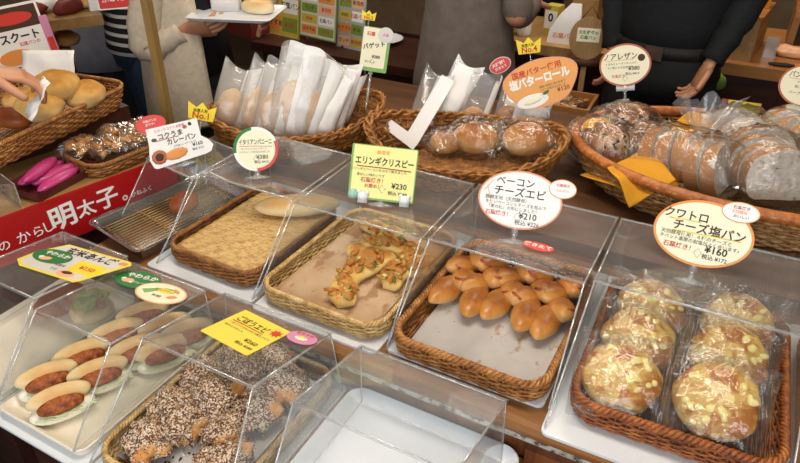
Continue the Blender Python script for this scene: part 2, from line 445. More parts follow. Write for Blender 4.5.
lid('clear raised lid over the sesame bread basket', -.754, -.490, .365, .50, .690, FZ+.010, .168, .125, inset=.022)
lid('clear raised lid over the empty white tray', -.446, -.186, .392, .50, .683, FZ+.010, .172, .130)
# ------------------------------------------------------------------ wicker baskets
def ringpts(poly, N):
    P, L = resample(poly, N); n = len(P); nr = []
    for i in range(n):
        t = P[(i+1) % n]-P[(i-1) % n]; nr.append(Vector((t.y, -t.x, 0)).normalized())
    return P, nr, L
def weave(mb, poly, rows, z0, z1, flare, rad, pitch=.017, amp=.0022, lift=None, bulge=0.0):
    P, nr, L = ringpts(poly, 16); nst = int(L/pitch); nst += nst % 2
    N = nst*4; P, nr, L = ringpts(poly, N)
    for k in range(rows):
        f = k/max(1, rows-1)
        pts = []
        for i in range(N):
            o = amp*math.cos(PI*i/4 + k*PI) + flare*f + bulge*math.sin(PI*f)
            zz = z0+(z1-z0)*f
            if lift: zz += lift(i/N)*f
            q = P[i]+nr[i]*o; pts.append((q.x, q.y, zz))
        mb.tube(pts, rad, 5, True)
    for j in range(nst):
        i = j*4
        pts = []
        for f in (0, .5, 1):
            q = P[i]+nr[i]*(flare*f+bulge*math.sin(PI*f)); pts.append((q.x, q.y, z0+(z1-z0)*f+(lift(i/N)*f if lift else 0)))
        mb.tube(pts, rad*.8, 5)
    return P, nr, L
def rope_rim(mb, poly, z, off, R, r, strands=3, pitch=.026, lift=None):
    P, nr, L = ringpts(poly, 420); N = len(P); turns = round(L/pitch)
    for s in range(strands):
        pts = []
        for i in range(N):
            a = 2*PI*(turns*i/N + s/strands)
            o = off + R*math.cos(a); zz = z + R*math.sin(a) + (lift(i/N) if lift else 0)
            q = P[i]+nr[i]*o; pts.append((q.x, q.y, zz))
        mb.tube(pts, r, 5, True)
def rect_basket(name, label, x, y, z, w, d, h, mat, rz=0, rows=9, flare=.004, r=.035, rope=.0030, base=True):
    t = thing(name, label, 'basket', (x, y, z), rz)
    poly = rrect(w/2-flare-.006, d/2-flare-.006, r)
    m = MB(); weave(m, poly, rows, .004, h-.006, flare, .0023, bulge=.004); m.build('woven_side', mat, t)
    m = MB(); rope_rim(m, poly, h-.003, flare, rope, rope*.88, pitch=rope*6); m.build('braided_rim', mat, t)
    m = MB(); a, b_ = w/2-flare-.006, d/2-flare-.006
    for k in range(int(2*a/.006)):
        xx = -a+.006*(k+.5); e = max(0, abs(xx)-(a-r)); yy = b_-r+math.sqrt(max(0, r*r-e*e))
        m.tube([(xx, -yy+ (2*yy)*i/16, .004+.0014*(1 if (i+k) % 2 else -1)) for i in range(17)], .0026, 4)
    m.build('woven_base', mat, t)
    return t
B1 = rect_basket('wicker_basket', 'shallow dark brown wicker basket with a flat woven mat in it', -.838, .905, SZ+.0058, .240, .315, .042, M['wk_dark'], -.03)
B2 = rect_basket('wicker_basket', 'pale tan wicker basket of mushroom bread', -.569, .905, SZ+.0058, .270, .35, .040, M['wk_tan'], -.02)
B3 = rect_basket('wicker_basket', 'mid brown wicker basket of bacon bread braids', -.2805, .897, SZ+.0058, .276, .352, .044, M['wk_brown'], -.01, rope=.0040)
B4 = rect_basket('wicker_basket', 'reddish brown wicker basket of wrapped cheese breads', .030, .908, SZ+.0058, .298, .36, .046, M['wk_red'], .03, rope=.0040)
B5 = rect_basket('wicker_basket', 'tan wicker basket of sesame breads on the lower shelf', -.622, .534, FZ+.0058, .252, .335, .040, M['wk_tan'], 0)
# flat woven mat in the dark basket
M['mat_weave'] = None
m, nt, out = nm('woven_mat'); w1 = tex(nt, 'Noise', 40, 5, stretch=(1, 5, 1)); w2 = tex(nt, 'Checker', 60)
kk = math_(nt, 'ADD', math_(nt, 'MULTIPLY', w1.outputs[0], .85), math_(nt, 'MULTIPLY', w2.outputs['Fac'], .15))
cc_ = ramp(nt, kk, [(.3, '#a87c42'), (.5, '#cda768'), (.75, '#dfc088')])
t3 = tex(nt, 'Noise', 26, 2); cc_ = mixc(nt, ramp(nt, t3.outputs[0], [(.70, (0,0,0,1)), (.73, (1,1,1,1))]), cc_, '#6b4a26')
bsdf(nt, out, cc_, .55, bump(nt, kk, .25, .0012)); M['mat_weave'] = m
b = MB(); g = []
for i in range(25):
    g.append([(-.100+.200*j/24, -.138+.276*i/24, .0008*((-1)**(i+j)) + .002*noise.noise((i*.2, j*.2, 3))) for j in range(25)])
b.sheet(g, th=.003); o = b.build('woven_mat', M['mat_weave']); o.location = (-.838, .905, SZ+.037); o.rotation_euler = (0, 0, -.03)
tag(o, 'pale woven straw mat lying in the dark brown basket', 'mat')
def liner(label, x, y, z, w, d, mat, seed, rz=0, curl=.006):
    b = MB(); g = []
    for i in range(31):
        row = []
        for j in range(25):
            u, v = j/24*2-1, i/30*2-1
            e = max(abs(u), abs(v)); up = max(0, e-.9)*curl*10
            row.append((u*w/2, v*d/2, .0025+.0035*max(0,noise.noise((u*3+seed, v*3, seed)))+up))
        g.append(row)
    b.sheet(g, th=.0008); o = b.build('paper_liner', mat); o.location = (x, y, z); o.rotation_euler = (0, 0, rz)
    return tag(o, label, 'paper')
def stained(name, base, base2, st, thr, sc=26):
    m, nt, out = nm(name); a = tex(nt, 'Noise', 9, 3); s_ = tex(nt, 'Noise', sc, 4, .6, stretch=(1, .6, 1))
    c = ramp(nt, a.outputs[0], [(.3, base2), (.7, base)])
    c = mixc(nt, ramp(nt, s_.outputs[0], [(thr, (0,0,0,1)), (thr+.05, (.75,.75,.75,1))]), c, st)
    sp = tex(nt, 'Noise', 120, 2); c = mixc(nt, ramp(nt, sp.outputs[0], [(.72, (0,0,0,1)), (.75, (.8,.8,.8,1))]), c, '#5d3a22')
    bsdf(nt, out, c, .5, bump(nt, a.outputs[0], .2, .004)); return m
M['liner_grey'] = stained('stained_grey_paper', '#c6c1bd', '#aaa5a2', '#9a7f66', .60)
M['liner_brown'] = stained('stained_brown_paper', '#d2b798', '#b08c68', '#9a7048', .55)
M['liner_crumb'] = stained('crumbed_grey_paper', '#c9c5c2', '#b1aca9', '#7b6a58', .64, 40)
liner('brown stained paper under the mushroom bread', -.569, .905, SZ+.0150, .218, .292, M['liner_brown'], 2, -.02)
liner('grey stained paper under the bacon bread braids', -.275, .892, SZ+.0150, .228, .294, M['liner_grey'], 5, -.01)
liner('grey paper with crumbs under the sesame breads', -.622, .534, FZ+.0150, .200, .282, M['liner_crumb'], 9)
# oval baskets with raised ends
def oval_basket(label, x, y, z, A, Bx, h, lift, mat, rz, fl=.05, cane=False, rows=9):
    t = thing('oval_basket', label, 'basket', (x, y, z), rz)
    n = 72
    poly = [((A-fl)*math.cos(2*PI*k/n), (Bx-fl)*math.sin(2*PI*k/n)) for k in range(n)]
    lf = lambda s: lift*(math.cos(2*PI*s)**2)**2
    m = MB(); P, nr, L = weave(m, poly, rows, .004, h-.006, fl, .0038, .024, .0035, lf, .010); m.build('woven_side', mat, t)
    m = MB(); rng = random.Random(int(x*1000)+7)
    if cane:
        m.tube([(P[i].x+nr[i].x*fl, P[i].y+nr[i].y*fl, h+.002+lf(i/len(P))) for i in range(len(P))], .0125, 9, True)
        m.build('cane_rim', M['rattan'], t); m = MB()
    else:
        for q in range(2):
            rope_rim(m, poly, h-.002-.006*q, fl+.002*q, .0055, .0045, 2, .05, lf)
        m.build('braided_rim', mat, t); m = MB()
    # bent withies crossing over the rim
    N = len(P); K = 44
    for k in range(K):
        for s in (1, -1):
            pts = []; i0 = N*k/K + rng.uniform(-.7, .7)
            for u in range(8):
                f = u/7; i = int(round(i0 + s*f*N/K*1.35)) % N
                rise = math.sin(PI*(f*.85+.05))
                o_ = fl*(.35+.75*rise) + .006; zz = h*.35 + (h*.70)*rise + lf(i/N)*(.4+.6*rise)
                q = P[i]+nr[i]*o_; pts.append((q.x, q.y, zz))
            m.tube(pts, .0024, 5)
    m.build('rim_lacing', mat, t)
    m = MB()
    for k in range(40):
        yy = -(Bx-fl)+(2*(Bx-fl))*(k+.5)/40; xx = (A-fl)*math.sqrt(max(0, 1-(yy/(Bx-fl))**2))
        m.tube([(-xx+2*xx*i/24, yy, .005+.0016*(1 if (i+k) % 2 else -1)) for i in range(25)], .0042, 4)
    m.build('woven_base', mat, t)
    return t
O1 = oval_basket('honey wicker boat basket filled with bagged baguettes', -1.005, 1.295, TZ+.0012, .225, .14, .078, .035, M['wk_oval'], .76)
O2 = oval_basket('honey wicker boat basket of bagged salt butter rolls', -.555, 1.355, TZ+.0012, .235, .17, .080, .035, M['wk_oval'], .30)
O3 = oval_basket('straw basket with thick cane rim holding wrapped raisin loaves', .06, 1.535, TZ+.0012, .39, .255, .095, .0, M['wk_straw'], .0, cane=True, rows=10)
# ------------------------------------------------------------------ breads
M['epi'] = baked('glossy_golden_crust', '#e8c486', '#cc8a40', '#8f4a1a', 30, .34, .2, 1.1, .06, spec=.5)
M['bacon'] = speck('bacon', [(.3, '#7d2f20'), (.55, '#a4553d'), (.75, '#d39a78')], 90, .4, .2)
M['crust_pale'] = baked('pale_crust', '#efd592', '#e6bf68', '#bd7a30', 20, .5, .45, 1.15, .12)
M['topping'] = speck('mushroom_topping', [(.32, '#7d4a20'), (.42, '#b06d2b'), (.49, '#c7893a'), (.55, '#94743c'), (.61, '#e3c06c'), (.72, '#efdca0')], 42, .65, .3)
M['herb'] = speck('green_herb', [(.3, '#4c5a22'), (.7, '#7d8b3d')], 80, .5, .1)
M['sesame_crust'] = None
m, nt, out = nm('sesame_crust'); at_ = nt.nodes.new('ShaderNodeAttribute'); at_.attribute_name = 'bake'
t = tex(nt, 'Noise', 26, 4); v = tex(nt, 'Voronoi', 430); sep = nt.nodes.new('ShaderNodeSeparateColor'); nt.links.new(v.outputs['Color'], sep.inputs[0])
crust = ramp(nt, t.outputs[0], [(.35, '#a0521c'), (.5, '#c9823c'), (.68, '#dca766')])
seeds = ramp(nt, sep.outputs[0], [(.0, '#100e0d'), (.50, '#191614'), (.54, '#b3a48a'), (.72, '#ded3bd'), (1.0, '#f2ecdf')])
t2 = tex(nt, 'Noise', 17, 2); mk = ramp(nt, t2.outputs[0], [(.57, (1,1,1,1)), (.64, (0,0,0,1))])
mk2 = math_(nt, 'MULTIPLY', mk, ramp(nt, v.outputs['Distance'], [(.25, (1,1,1,1)), (.6, (.55,.55,.55,1))]))
bsdf(nt, out, mixc(nt, mk2, crust, seeds), .5, bump(nt, math_(nt, 'MULTIPLY', v.outputs['Distance'], -1), .5, .002)); M['sesame_crust'] = m
M['seed_black'] = plain('black_sesame', '#0f0d0c', .45, var=0); M['seed_white'] = plain('white_sesame', '#efe6d2', .5, var=.05)
M['bun'] = baked('soft_bun_crust', '#f2e2bd', '#e6c892', '#cd9a58', 10, .42, .3, 1.2, .05)
M['crumb'] = speck('white_crumb', [(.3, '#f1e8cc'), (.7, '#f8f3e2')], 60, .8, .2)
M['croquette'] = speck('fried_croquette', [(.3, '#5a2810'), (.48, '#92481c'), (.66, '#bd6c30')], 120, .5, .7, dist=.003)
M['cabbage'] = speck('shredded_cabbage', [(.35, '#c9d69a'), (.6, '#e6ebc6')], 50, .5, .2)
M['lettuce'] = speck('green_lettuce', [(.35, '#55702a'), (.6, '#93a853')], 50, .5, .3)
M['cheese_crust'] = None
m, nt, out = nm('cheese_crust'); a_ = tex(nt, 'Noise', 26, 4); b_ = tex(nt, 'Noise', 34, 5, .6); b_.inputs['Distortion'].default_value = .6
c = ramp(nt, a_.outputs[0], [(.3, '#c08a3a'), (.5, '#dbb868'), (.7, '#cc9636')])
c = mixc(nt, ramp(nt, b_.outputs[0], [(.48, (0,0,0,1)), (.62, (1,1,1,1))]), c, '#ab6418')
bsdf(nt, out, c, .45, bump(nt, b_.outputs[0], .4, .003)); M['cheese_crust'] = m
M['cheese'] = speck('melted_cheese', [(.3, '#e9d36f'), (.6, '#f0e2a0')], 60, .35, .1)
# bacon and cheese braids: five in a basket; each is a chain of leaf-shaped lobes
def epi(label, x, y, z, n, rz, seed):
    t = thing('bacon_bread_braid', label, 'bread', (x, y, z), rz, 'bacon bread braids in the basket')
    rng = random.Random(seed); m = MB()
    for k in range(n):
        s = -1 if (k+seed) % 2 else 1
        yy = -.028 + k*.038; L = .074 if k == 0 else .062
        W = .0255
        T = TR((s*(.004 if k == 0 else .011), yy, .021+.0035*(k > 0)), rx=(-.10 if k == 0 else -.42), rz=s*(.08 if k == 0 else .30)+rng.uniform(-.06, .06))
        vs, fs = ICO[3]; out = []; at_ = []
        for p in vs:
            tap = 1-.34*max(0, -p.y)**2.2 - .26*max(0, p.y)**2
            d = 1+.05*noise.noise(p*1.7+Vector((seed, k*3, 0)))
            out.append((p.x*W*tap*d, p.y*L*d*.78, p.z*.0215*tap*d)); at_.append(max(0, min(1, p.z*.45+.5)))
        m.add(out, fs, 0, T, at_)
        if k:
            bc = MB()
            for q in range(1):
                Tq = T @ TR((rng.uniform(-.010, .010), -.030+rng.uniform(-.004, .004), .008+q*.002), rz=rng.uniform(-.6, .6), rx=.5)
                bc.tube([(-.016, .002, -.004), (-.008, -.003, .001), (0, -.005, .003), (.008, -.003, .001), (.016, .002, -.004)], [.002, .0035, .004, .0035, .002], 6, T=Tq)
            bc.build('bacon_slice', M['bacon'], t)
    m.build('loaf', M['epi'], t, attr='bake')
for i, (x, n, y0) in enumerate([(-.382, 4, .930), (-.334, 4, .925), (-.286, 4, .935), (-.239, 4, .932), (-.194, 4, .928)]):
    epi(['golden bacon bread braid against the woven side nearest the mushroom bread', 'golden bacon bread braid second from the mushroom bread side', 'golden bacon bread braid in the middle of the five', 'golden bacon bread braid second from the cheese bread side', 'golden bacon bread braid nearest the wrapped cheese breads'][i],
        x, y0, SZ+.0165, n, -.01+.02*(i-2), i+1)
# mushroom breads: flat, with knobbed ends, topped with mushroom, bacon and herbs
def mush(label, x, y, z, L, W, rz, seed, ry=0, fork=True):
    t = thing('mushroom_bread', label, 'bread', (x, y, z), rz, 'mushroom breads in the tan basket')
    t.rotation_euler = (ry, 0, rz)
    m = MB(); rng = random.Random(seed)
    N = 14; path = [(W*.12*math.sin(k*.7+seed), -L/2+L*k/(N-1), .012) for k in range(N)]
    rings = []
    at_ = []
    for k, p in enumerate(path):
        f = k/(N-1); r = W*(.30+.26*abs(f*2-1)**1.5+ .16*f)*(math.sin(PI*min(1, max(.02, min(f, 1-f)*9)/2)) if min(f, 1-f) < .11 else 1)
        ring = []
        for q in range(16):
            a = 2*PI*q/16; d = 1+.13*noise.noise((math.cos(a)*1.5+seed, math.sin(a)*1.5, k*.7))
            ring.append((p[0]+r*math.cos(a)*d, p[1], .013+(.013*math.sin(a))*d)); at_.append(.5+.45*math.sin(a))
        rings.append(ring)
    m.loft(rings, a=at_)
    if fork:
        blob(m, W*.38, W*.34, .013, seed+2, .15, m=0, T=TR((W*.52, L*.42, .014))); blob(m, W*.36, W*.30, .014, seed+5, .15, T=TR((-W*.48, L*.44, .014)))
    m.build('loaf', M['crust_pale'], t, attr='bake')
    tp = MB(); hb = MB()
    for q in range(30):
        f = rng.uniform(.06, .98); k = min(N-1, int(f*(N-1))); r = W*(.22+.22*abs(f*2-1)**1.5+.16*f)
        p = Vector((path[k][0]+rng.uniform(-r, r), path[k][1]+rng.uniform(-.006, .006), .023+rng.uniform(0, .006)))
        T = TR(p, rng.uniform(-.5, .5), rng.uniform(-.5, .5), rng.uniform(0, 6))
        if q % 8 == 5: blob(hb, .010, .0035, .0015, q, .3, sub=1, T=T)
        else: blob(tp, rng.uniform(.009, .017), rng.uniform(.006, .010), .0036, q+seed, .35, 2.2, sub=2, T=T)
    tp.build('mushroom_topping', M['topping'], t); hb.build('herbs', M['herb'], t)
mush('long mushroom topped bread with one knobbed end pointing at the front rim', -.566, .862, SZ+.018, .18, .064, .12, 1)
mush('mushroom topped bread lying across the back of the longer one', -.535, .985, SZ+.018, .13, .06, 1.25, 4)
mush('mushroom topped bread against the basket side by the bacon braids', -.485, .925, SZ+.017, .12, .06, -.45, 7, fork=False)
mush('mushroom topped bread at the back corner of the tan basket', -.60, 1.015, SZ+.017, .10, .055, .6, 9, fork=False)
# wrapped cheese breads
def pouch(w, h, d, seed, rim=.02, neck=False):
    # a loose clear bag around something: bulging middle, flat welded crinkled edges
    m = MB(); N = 22
    for s in (1, -1):
        g = []
        for i in range(N+1):
            row = []
            for j in range(N+1):
                u, v = j/N*2-1, i/N*2-1
                e = max(0, 1-abs(u)**2.6)*max(0, 1-abs(v)**2.6)
                ang = math.atan2(v, u); rr = max(abs(u), abs(v))
                cr = noise.noise((math.cos(ang)*5+seed, math.sin(ang)*5, rr*1.3+s))*.010*(.25+rr) + noise.noise((u*5+seed, v*5, s*3))*.005 + abs(noise.noise((u*9+seed, v*7, s)))*.004
                row.append((u*w/2*(1+.03*noise.noise((v*3, seed, 1))), v*h/2*(1+.03*noise.noise((u*3, seed, 2))), s*d/2*e**.6 + cr))
            g.append(row if s > 0 else row[::-1])
        m.sheet(g)
    return m
def cheese_bread(i, label, x, y, z, rx, ry, rz, R=.057):
    t = thing('wrapped_cheese_bread', label, 'bread', (x, y, z), 0, 'wrapped cheese breads in the basket')
    t.rotation_euler = (rx, ry, rz)
    rng = random.Random(i+40); m = MB(); blob(m, R, R, .0235, i*3+1, .07, 1.8, 4, flat=-.75, fine=.05, amp2=.06)
    m.build('loaf', M['cheese_crust'], t)
    ch = MB()
    for q in range(16):
        a, r = rng.uniform(0, 6.28), R*.85*math.sqrt(rng.random())
        blob(ch, rng.uniform(.004, .009), rng.uniform(.004, .007), .0035, q+i, .2, sub=2, T=TR((r*math.cos(a), r*math.sin(a), .0225*math.sqrt(max(.05, 1-(r/R)**2))), rz=a))
    ch.build('cheese_cubes', M['cheese'], t)
    pouch(.142, .150, .064, i*5+2).build('film_bag', M['film'], t)
for i, a in enumerate([
    ('wrapped cheese bread leaning on the front rim at the tape-edge corner', -.050, .800, .843, .40, .0, .15),
    ('large wrapped cheese bread leaning on the front rim beside the outer basket side', .082, .812, .848, .52, -.05, -.10, .058),
    ('wrapped cheese bread in the second row, behind the tape-edge corner one', -.045, .890, .846, .45, .0, .05),
    ('wrapped cheese bread in the second row, behind the largest front one', .088, .910, .852, .55, .05, .0),
    ('wrapped cheese bread in the third row, on the bacon braid side', -.040, .985, .848, .40, .05, .2),
    ('wrapped cheese bread in the third row, on the outer basket side', .092, 1.005, .852, .50, .0, -.15)]):
    cheese_bread(i, *a)
# roll on the wire rack, panino on the woven mat
M['rollc'] = baked('red_brown_roll', '#a9602e', '#9a4f22', '#74341a', 18, .45, .2, 1.1, .1)
b = MB(); blob(b, .030, .036, .026, 3, .08, flat=-.6); o = b.build('bread_roll', M['rollc'], attr='bake'); o.location = (-1.045, .905, SZ+.044); tag(o, 'single reddish brown roll on the wire rack of the metal tray', 'bread')
b = MB(); blob(b, .038, .095, .020, 8, .06, flat=-.6); o = b.build('flat_panino', M['bun'], attr='bake'); o.location = (-.80, 1.0, SZ+.056); o.rotation_euler = (0, 0, -1.0); tag(o, 'pale flat panino at the back of the woven mat', 'bread')
# metal tray with rack
mt = thing('metal_tray', 'shiny metal baking tray with a wire rack, beside the red board', 'tray', (-1.062, .892, SZ+.0006), -.185)
b = MB(); rings = []
for off, zz in ((-.012, 0), (-.004, .028), (0, .032), (.006, .033), (.006, .031), (-.001, .029), (-.006, .025), (-.016, .004)):
    rings.append([(x, y, zz) for x, y in rrect(.094+off, .155+off, .016+off)])
b.loft(rings, cap1=True); b.build('pan', M['steel'], mt, angle=40)
M['wire'] = plain('brass_wire', '#b08a50', .3, metal=.7, var=.05)
b = MB()
for k in range(15): b.tube([(-.077+.011*k, -.138, .014), (-.077+.011*k, .138, .014)], .0013, 5)
for k in range(4): b.tube([(-.079, -.13+.0867*k, .0115), (.079, -.13+.0867*k, .0115)], .0018, 5)
b.build('wire_rack', M['wire'], mt)
# sesame breads
def sesame(i, label, x, y, z, rx, ry, rz, rot):
    t = thing('sesame_bread', label, 'bread', (x, y, z), rot, 'sesame breads in the lower basket')
    rng = random.Random(i*11+3); m = MB(); blob(m, rx, ry, rz, i*2+5, .32, 1.5, 4, flat=-.75, fine=.09, amp2=.24)
    m.build('loaf', M['sesame_crust'], t)
    sd = MB(); o = Vector((i*2+5, 0, 0))
    vs = [m.v[k] for k in range(0, len(m.v))]
    for q in range(520):
        p = rng.choice(vs)
        if p.z < -.4*rz or noise.noise(Vector((p.x*34, p.y*34, i*3.0))) > .22: continue
        n_ = Vector((p.x/rx**2, p.y/ry**2, p.z/rz**2)).normalized()
        R = n_.to_track_quat('Z', 'Y').to_matrix().to_4x4()
        c = p+n_*.0006+Vector((rng.uniform(-.002, .002), rng.uniform(-.002, .002), 0))
        a = rng.uniform(0, 6.28); mi = 0 if rng.random() < .5 else 1
        hexa = [(.0014*math.cos(k*PI/2), .0009*math.sin(k*PI/2), 0) for k in range(4)]
        sd.add(hexa+[(0, 0, .0008), (0, 0, -.0008)], [(0,1,4),(1,2,4),(2,3,4),(3,0,4),(1,0,5),(2,1,5),(3,2,5),(0,3,5)], mi, Matrix.Translation(c) @ R @ Matrix.Rotation(a, 4, 'Z'))
    s = sd.build('sesame_seeds', [M['seed_black'], M['seed_white']], t, smooth=False); s['kind'] = 'stuff'
SES = [('sesame bread chunk at the front rim corner by the croquette tray', -.690, .432, .022, .034, .034, .026, .3),
 ('sesame bread chunk with an orange crust patch, second from the front rim', -.655, .480, .028, .036, .030, .026, 1.1),
 ('sesame bread chunk against the wicker side by the croquette tray', -.700, .500, .024, .034, .036, .028, 2.0),
 ('sesame bread chunk in the middle beside the bare paper', -.595, .500, .024, .032, .034, .026, .5),
 ('sesame bread chunk lying alone near the empty white tray', -.560, .455, .022, .028, .040, .024, -.5),
 ('sesame bread chunk piled on the middle of the heap', -.645, .545, .044, .036, .036, .026, 1.7),
 ('sesame bread chunk under the yellow card, wicker side', -.705, .575, .030, .034, .036, .028, .8),
 ('sesame bread chunk under the yellow card, middle', -.645, .615, .036, .037, .036, .028, 2.6),
 ('sesame bread chunk toward the empty tray, middle row', -.575, .560, .030, .035, .036, .027, 1.4),
 ('sesame bread chunk toward the empty tray, back row', -.562, .625, .030, .035, .034, .028, .1),
 ('sesame bread chunk at the back rim by the croquette tray', -.690, .650, .026, .034, .032, .026, 1.0),
 ('sesame bread chunk at the back rim in the middle', -.620, .665, .028, .035, .030, .027, 2.2)]
for i, a in enumerate(SES): sesame(i, a[0], a[1]+.003, a[2], FZ+.016+a[3], a[4]*1.16, a[5]*1.16, a[6]*1.12, a[7])
b = MB(); rng = random.Random(5)
for k in range(160):
    x, y = rng.uniform(-.705, -.545), rng.uniform(.40, .56)
    b.box(-.0012, .0012, -.0018, .0018, 0, .0010, 0 if rng.random() < .6 else 1, TR((x, y, FZ+.0195), rz=rng.uniform(0, 3)))
o = b.build('sesame_crumbs', [M['seed_black'], M['seed_white']], smooth=False); tag(o, 'loose sesame seeds and crumbs on the grey paper', 'crumbs', kind='stuff')
# croquette sandwiches
def sandwich_parts(t):
    L, W = .052, .026
    m = MB(); blob(m, L, W, .0155, 2, .04, 1.2, 3, flat=-.8, T=TR((0, .004, .014)))   # lower half, lying flat
    m.build('lower_bun', M['crumb'], t)
    m = MB(); vs, fs = ICO[3]; out = []; at_ = []
    for p in vs:
        q = Vector((p.x*L, p.y*W*.75, p.z*.0135)); out.append(q); at_.append(max(0, min(1, p.z*.4+.55)))
    m.add(out, fs, 0, TR((0, .012, .037), rx=.75), at_); m.build('upper_bun', M['bun'], t, attr='bake')
    m = MB(); vs, fs = ICO[4]; out = []
    for p in vs:
        d = 1+.05*noise.noise(p*3)+.06*noise.noise(p*9)
        q = Vector((p.x, p.y, p.z)); k = abs(p.x)**1.0
        out.append((p.x*.039*d*(1-.06*k), p.y*.0145*d, p.z*.0145*d))
    m.add(out, fs, 0, TR((0, -.007, .033))); m.build('croquette', M['croquette'], t)
    m = MB(); rng = random.Random(8)
    for q in range(70):
        x = rng.uniform(-.044, .044); y = -.008-.016*math.sqrt(max(0, 1-(x/.05)**2))*rng.uniform(.3, 1.1); pts = []
        for k in range(4): pts.append((x+.006*k*rng.uniform(.5, 1), y+rng.uniform(-.003, .003), .021+.004*math.sin(k*1.3)*rng.random()))
        m.tube(pts, .0011, 4)
    m.build('shredded_cabbage', M['cabbage'], t)
SW = [(-.950, .445, 'front row, stand corner side'), (-.886, .420, 'front row, sesame basket side'), (-.944, .514, 'second row, cream neighbour tray side'), (-.880, .495, 'second row, sesame basket side'),
      (-.936, .585, 'third row, bun tray side'), (-.868, .570, 'third row, middle'), (-.935, .650, 'back row, bun tray side'), (-.866, .642, 'back row, middle'), (-.822, .592, 'third row, by the sesame basket'), (-.818, .650, 'back row, corner by the wooden riser')]
SW = [(x+.012, y-.004, w) for x, y, w in SW]
s0 = thing('croquette_sandwich', 'croquette sandwich in a split bun: '+SW[0][2], 'sandwich', (SW[0][0], SW[0][1], FZ+.0105), PI/2-.52, 'croquette sandwiches on the cream tray')
sandwich_parts(s0)
for i, (x, y, w) in enumerate(SW[1:]): dup(s0, 'croquette sandwich in a split bun: '+w, (x, y, FZ+.0105), PI/2-.52+.05*math.sin(i*2.1))
# green topped bun on the corner tray
t = thing('lettuce_bun', 'round bun with green leaves and red filling on the corner tray', 'sandwich', (-1.055, .625, FZ+.0105), .3)
b = MB(); blob(b, .044, .040, .020, 4, .06, flat=-.7, T=TR((0, 0, .014))); b.build('bun', M['bun'], t, attr='bake')
b = MB(); rng = random.Random(3)
for k in range(16): blob(b, .016, .012, .004, k, .5, 2.4, 2, T=TR((rng.uniform(-.03, .02), rng.uniform(-.022, .026), .033+rng.uniform(0, .006)), rng.uniform(-.5, .5), rng.uniform(-.5, .5), rng.uniform(0, 6)))
b.build('lettuce', M['lettuce'], t)
b = MB()
for k in range(8): blob(b, .013, .010, .006, k+30, .3, 2, 2, T=TR((rng.uniform(-.005, .035), rng.uniform(-.025, .025), .035), 0, 0, rng.uniform(0, 6)))
b.build('meat_filling', M['croquette'], t)
# ------------------------------------------------------------------ bagged breads in the oval baskets
M['baguette'] = baked('baguette_crust', '#ecd09a', '#dca85e', '#b9772f', 16, .45, .2, 1.1, .1)
M['bag_paper'] = plain('white_bag_paper', '#f3f1ef', .55, var=.02, scale=25, bmp=.1)
M['roll_crust'] = baked('shiny_roll_crust', '#e9c68a', '#cd8a3c', '#9c5418', 10, .3, .35, 1.1, .04)
def bag(name, label, group, base, top, w, d, seed, bread='long', split=.62, face=0.0, crease=.010):
    # standing bag: from base point to top point; paper on one part of the way round, clear film on the rest
    base, top = Vector(base), Vector(top); ax = (top-base); L = ax.length; ax.normalize()
    view = Vector((-base.x, -base.y, .5)).normalized(); x = view.cross(ax) * -1; x.normalize(); y = ax.cross(x)
    x, y = (x*math.cos(face)+y*math.sin(face)), (y*math.cos(face)-x*math.sin(face))
    mw = Matrix(((x.x, y.x, ax.x, base.x), (x.y, y.y, ax.y, base.y), (x.z, y.z, ax.z, base.z), (0,0,0,1)))
    t = thing(name, label, 'bread', mat=mw, group=group)
    rng = random.Random(seed); m = MB()
    if bread == 'long': blob(m, w*.37, d*.33, L*.30, seed, .08, m=0, T=TR((0, 0, L*.34)), sub=3)
    else: blob(m, w*.40, d*.42, w*.36, seed, .06, T=TR((0, 0, w*.38)), sub=3)
    # brown the side that faces outwards (-y here)
    vs = m.v; m.a = [max(0, min(1, .5 - p.y/d)) for p in vs]
    m.build('loaf', M['baguette'] if bread == 'long' else M['roll_crust'], t, attr='bake')
    N, K = 40, 18; pts = []
    for k in range(K+1):
        f = k/K; ring = []
        tk = (1-f)**.6 if f < 1 else 0
        hd = d/2*(min(1, f*8)**.5)*(.10+.90*max(0, 1-max(0, f-.42)/.58)); hw = w/2*(.93+.12*f)
        for i in range(N):
            a = 2*PI*i/N
            cx = math.copysign(abs(math.cos(a))**.7, math.cos(a)); cy = math.copysign(abs(math.sin(a))**.9, math.sin(a))
            n_ = noise.noise((math.cos(a)*2+seed*3, math.sin(a)*2, f*2.5))*.007+noise.noise((math.cos(a)*5+seed, math.sin(a)*5, f*4))*.004
            ring.append((cx*hw*(1+n_*2), cy*hd+n_*.4, L*f + (.010*math.sin(a*2+seed)*f if k == K else 0)))
        pts.append(ring)
    pap = MB(); flm = MB()
    i0 = int(N*(.5)); 
    def strip(mb, a, b):
        ids = [(a+q) % N for q in range(b-a+1)]
        g = [[pts[k][i] for i in ids] for k in range(K+1)]
        mb.sheet(g)
    s = int(N*split)
    # angle index: 0 = +x side, N/4 = +y (away), N/2 = -x, 3N/4 = -y (towards viewer)
    strip(pap, N-int(s*.45), N+s-int(s*.45)) if s < N else None
    strip(flm, s-int(s*.45), N-int(s*.45))
    pap.build('paper_sleeve', M['bag_paper'], t); flm.build('film_window', M['bag_cloudy' if bread == 'long' else 'film_cloudy'], t)
    return t
bl = ['bagged baguette at the crown sign end of the boat basket', 'bagged baguette second from the crown sign end', 'bagged baguette third from the crown sign end', 'tall bagged baguette with its bag standing highest of all', 'bagged baguette fifth from the crown sign end', 'bagged baguette with a wide white sleeve, sixth from the crown sign end', 'bagged baguette seventh from the crown sign end', 'bagged baguette leaning out nearest the raised basket end']
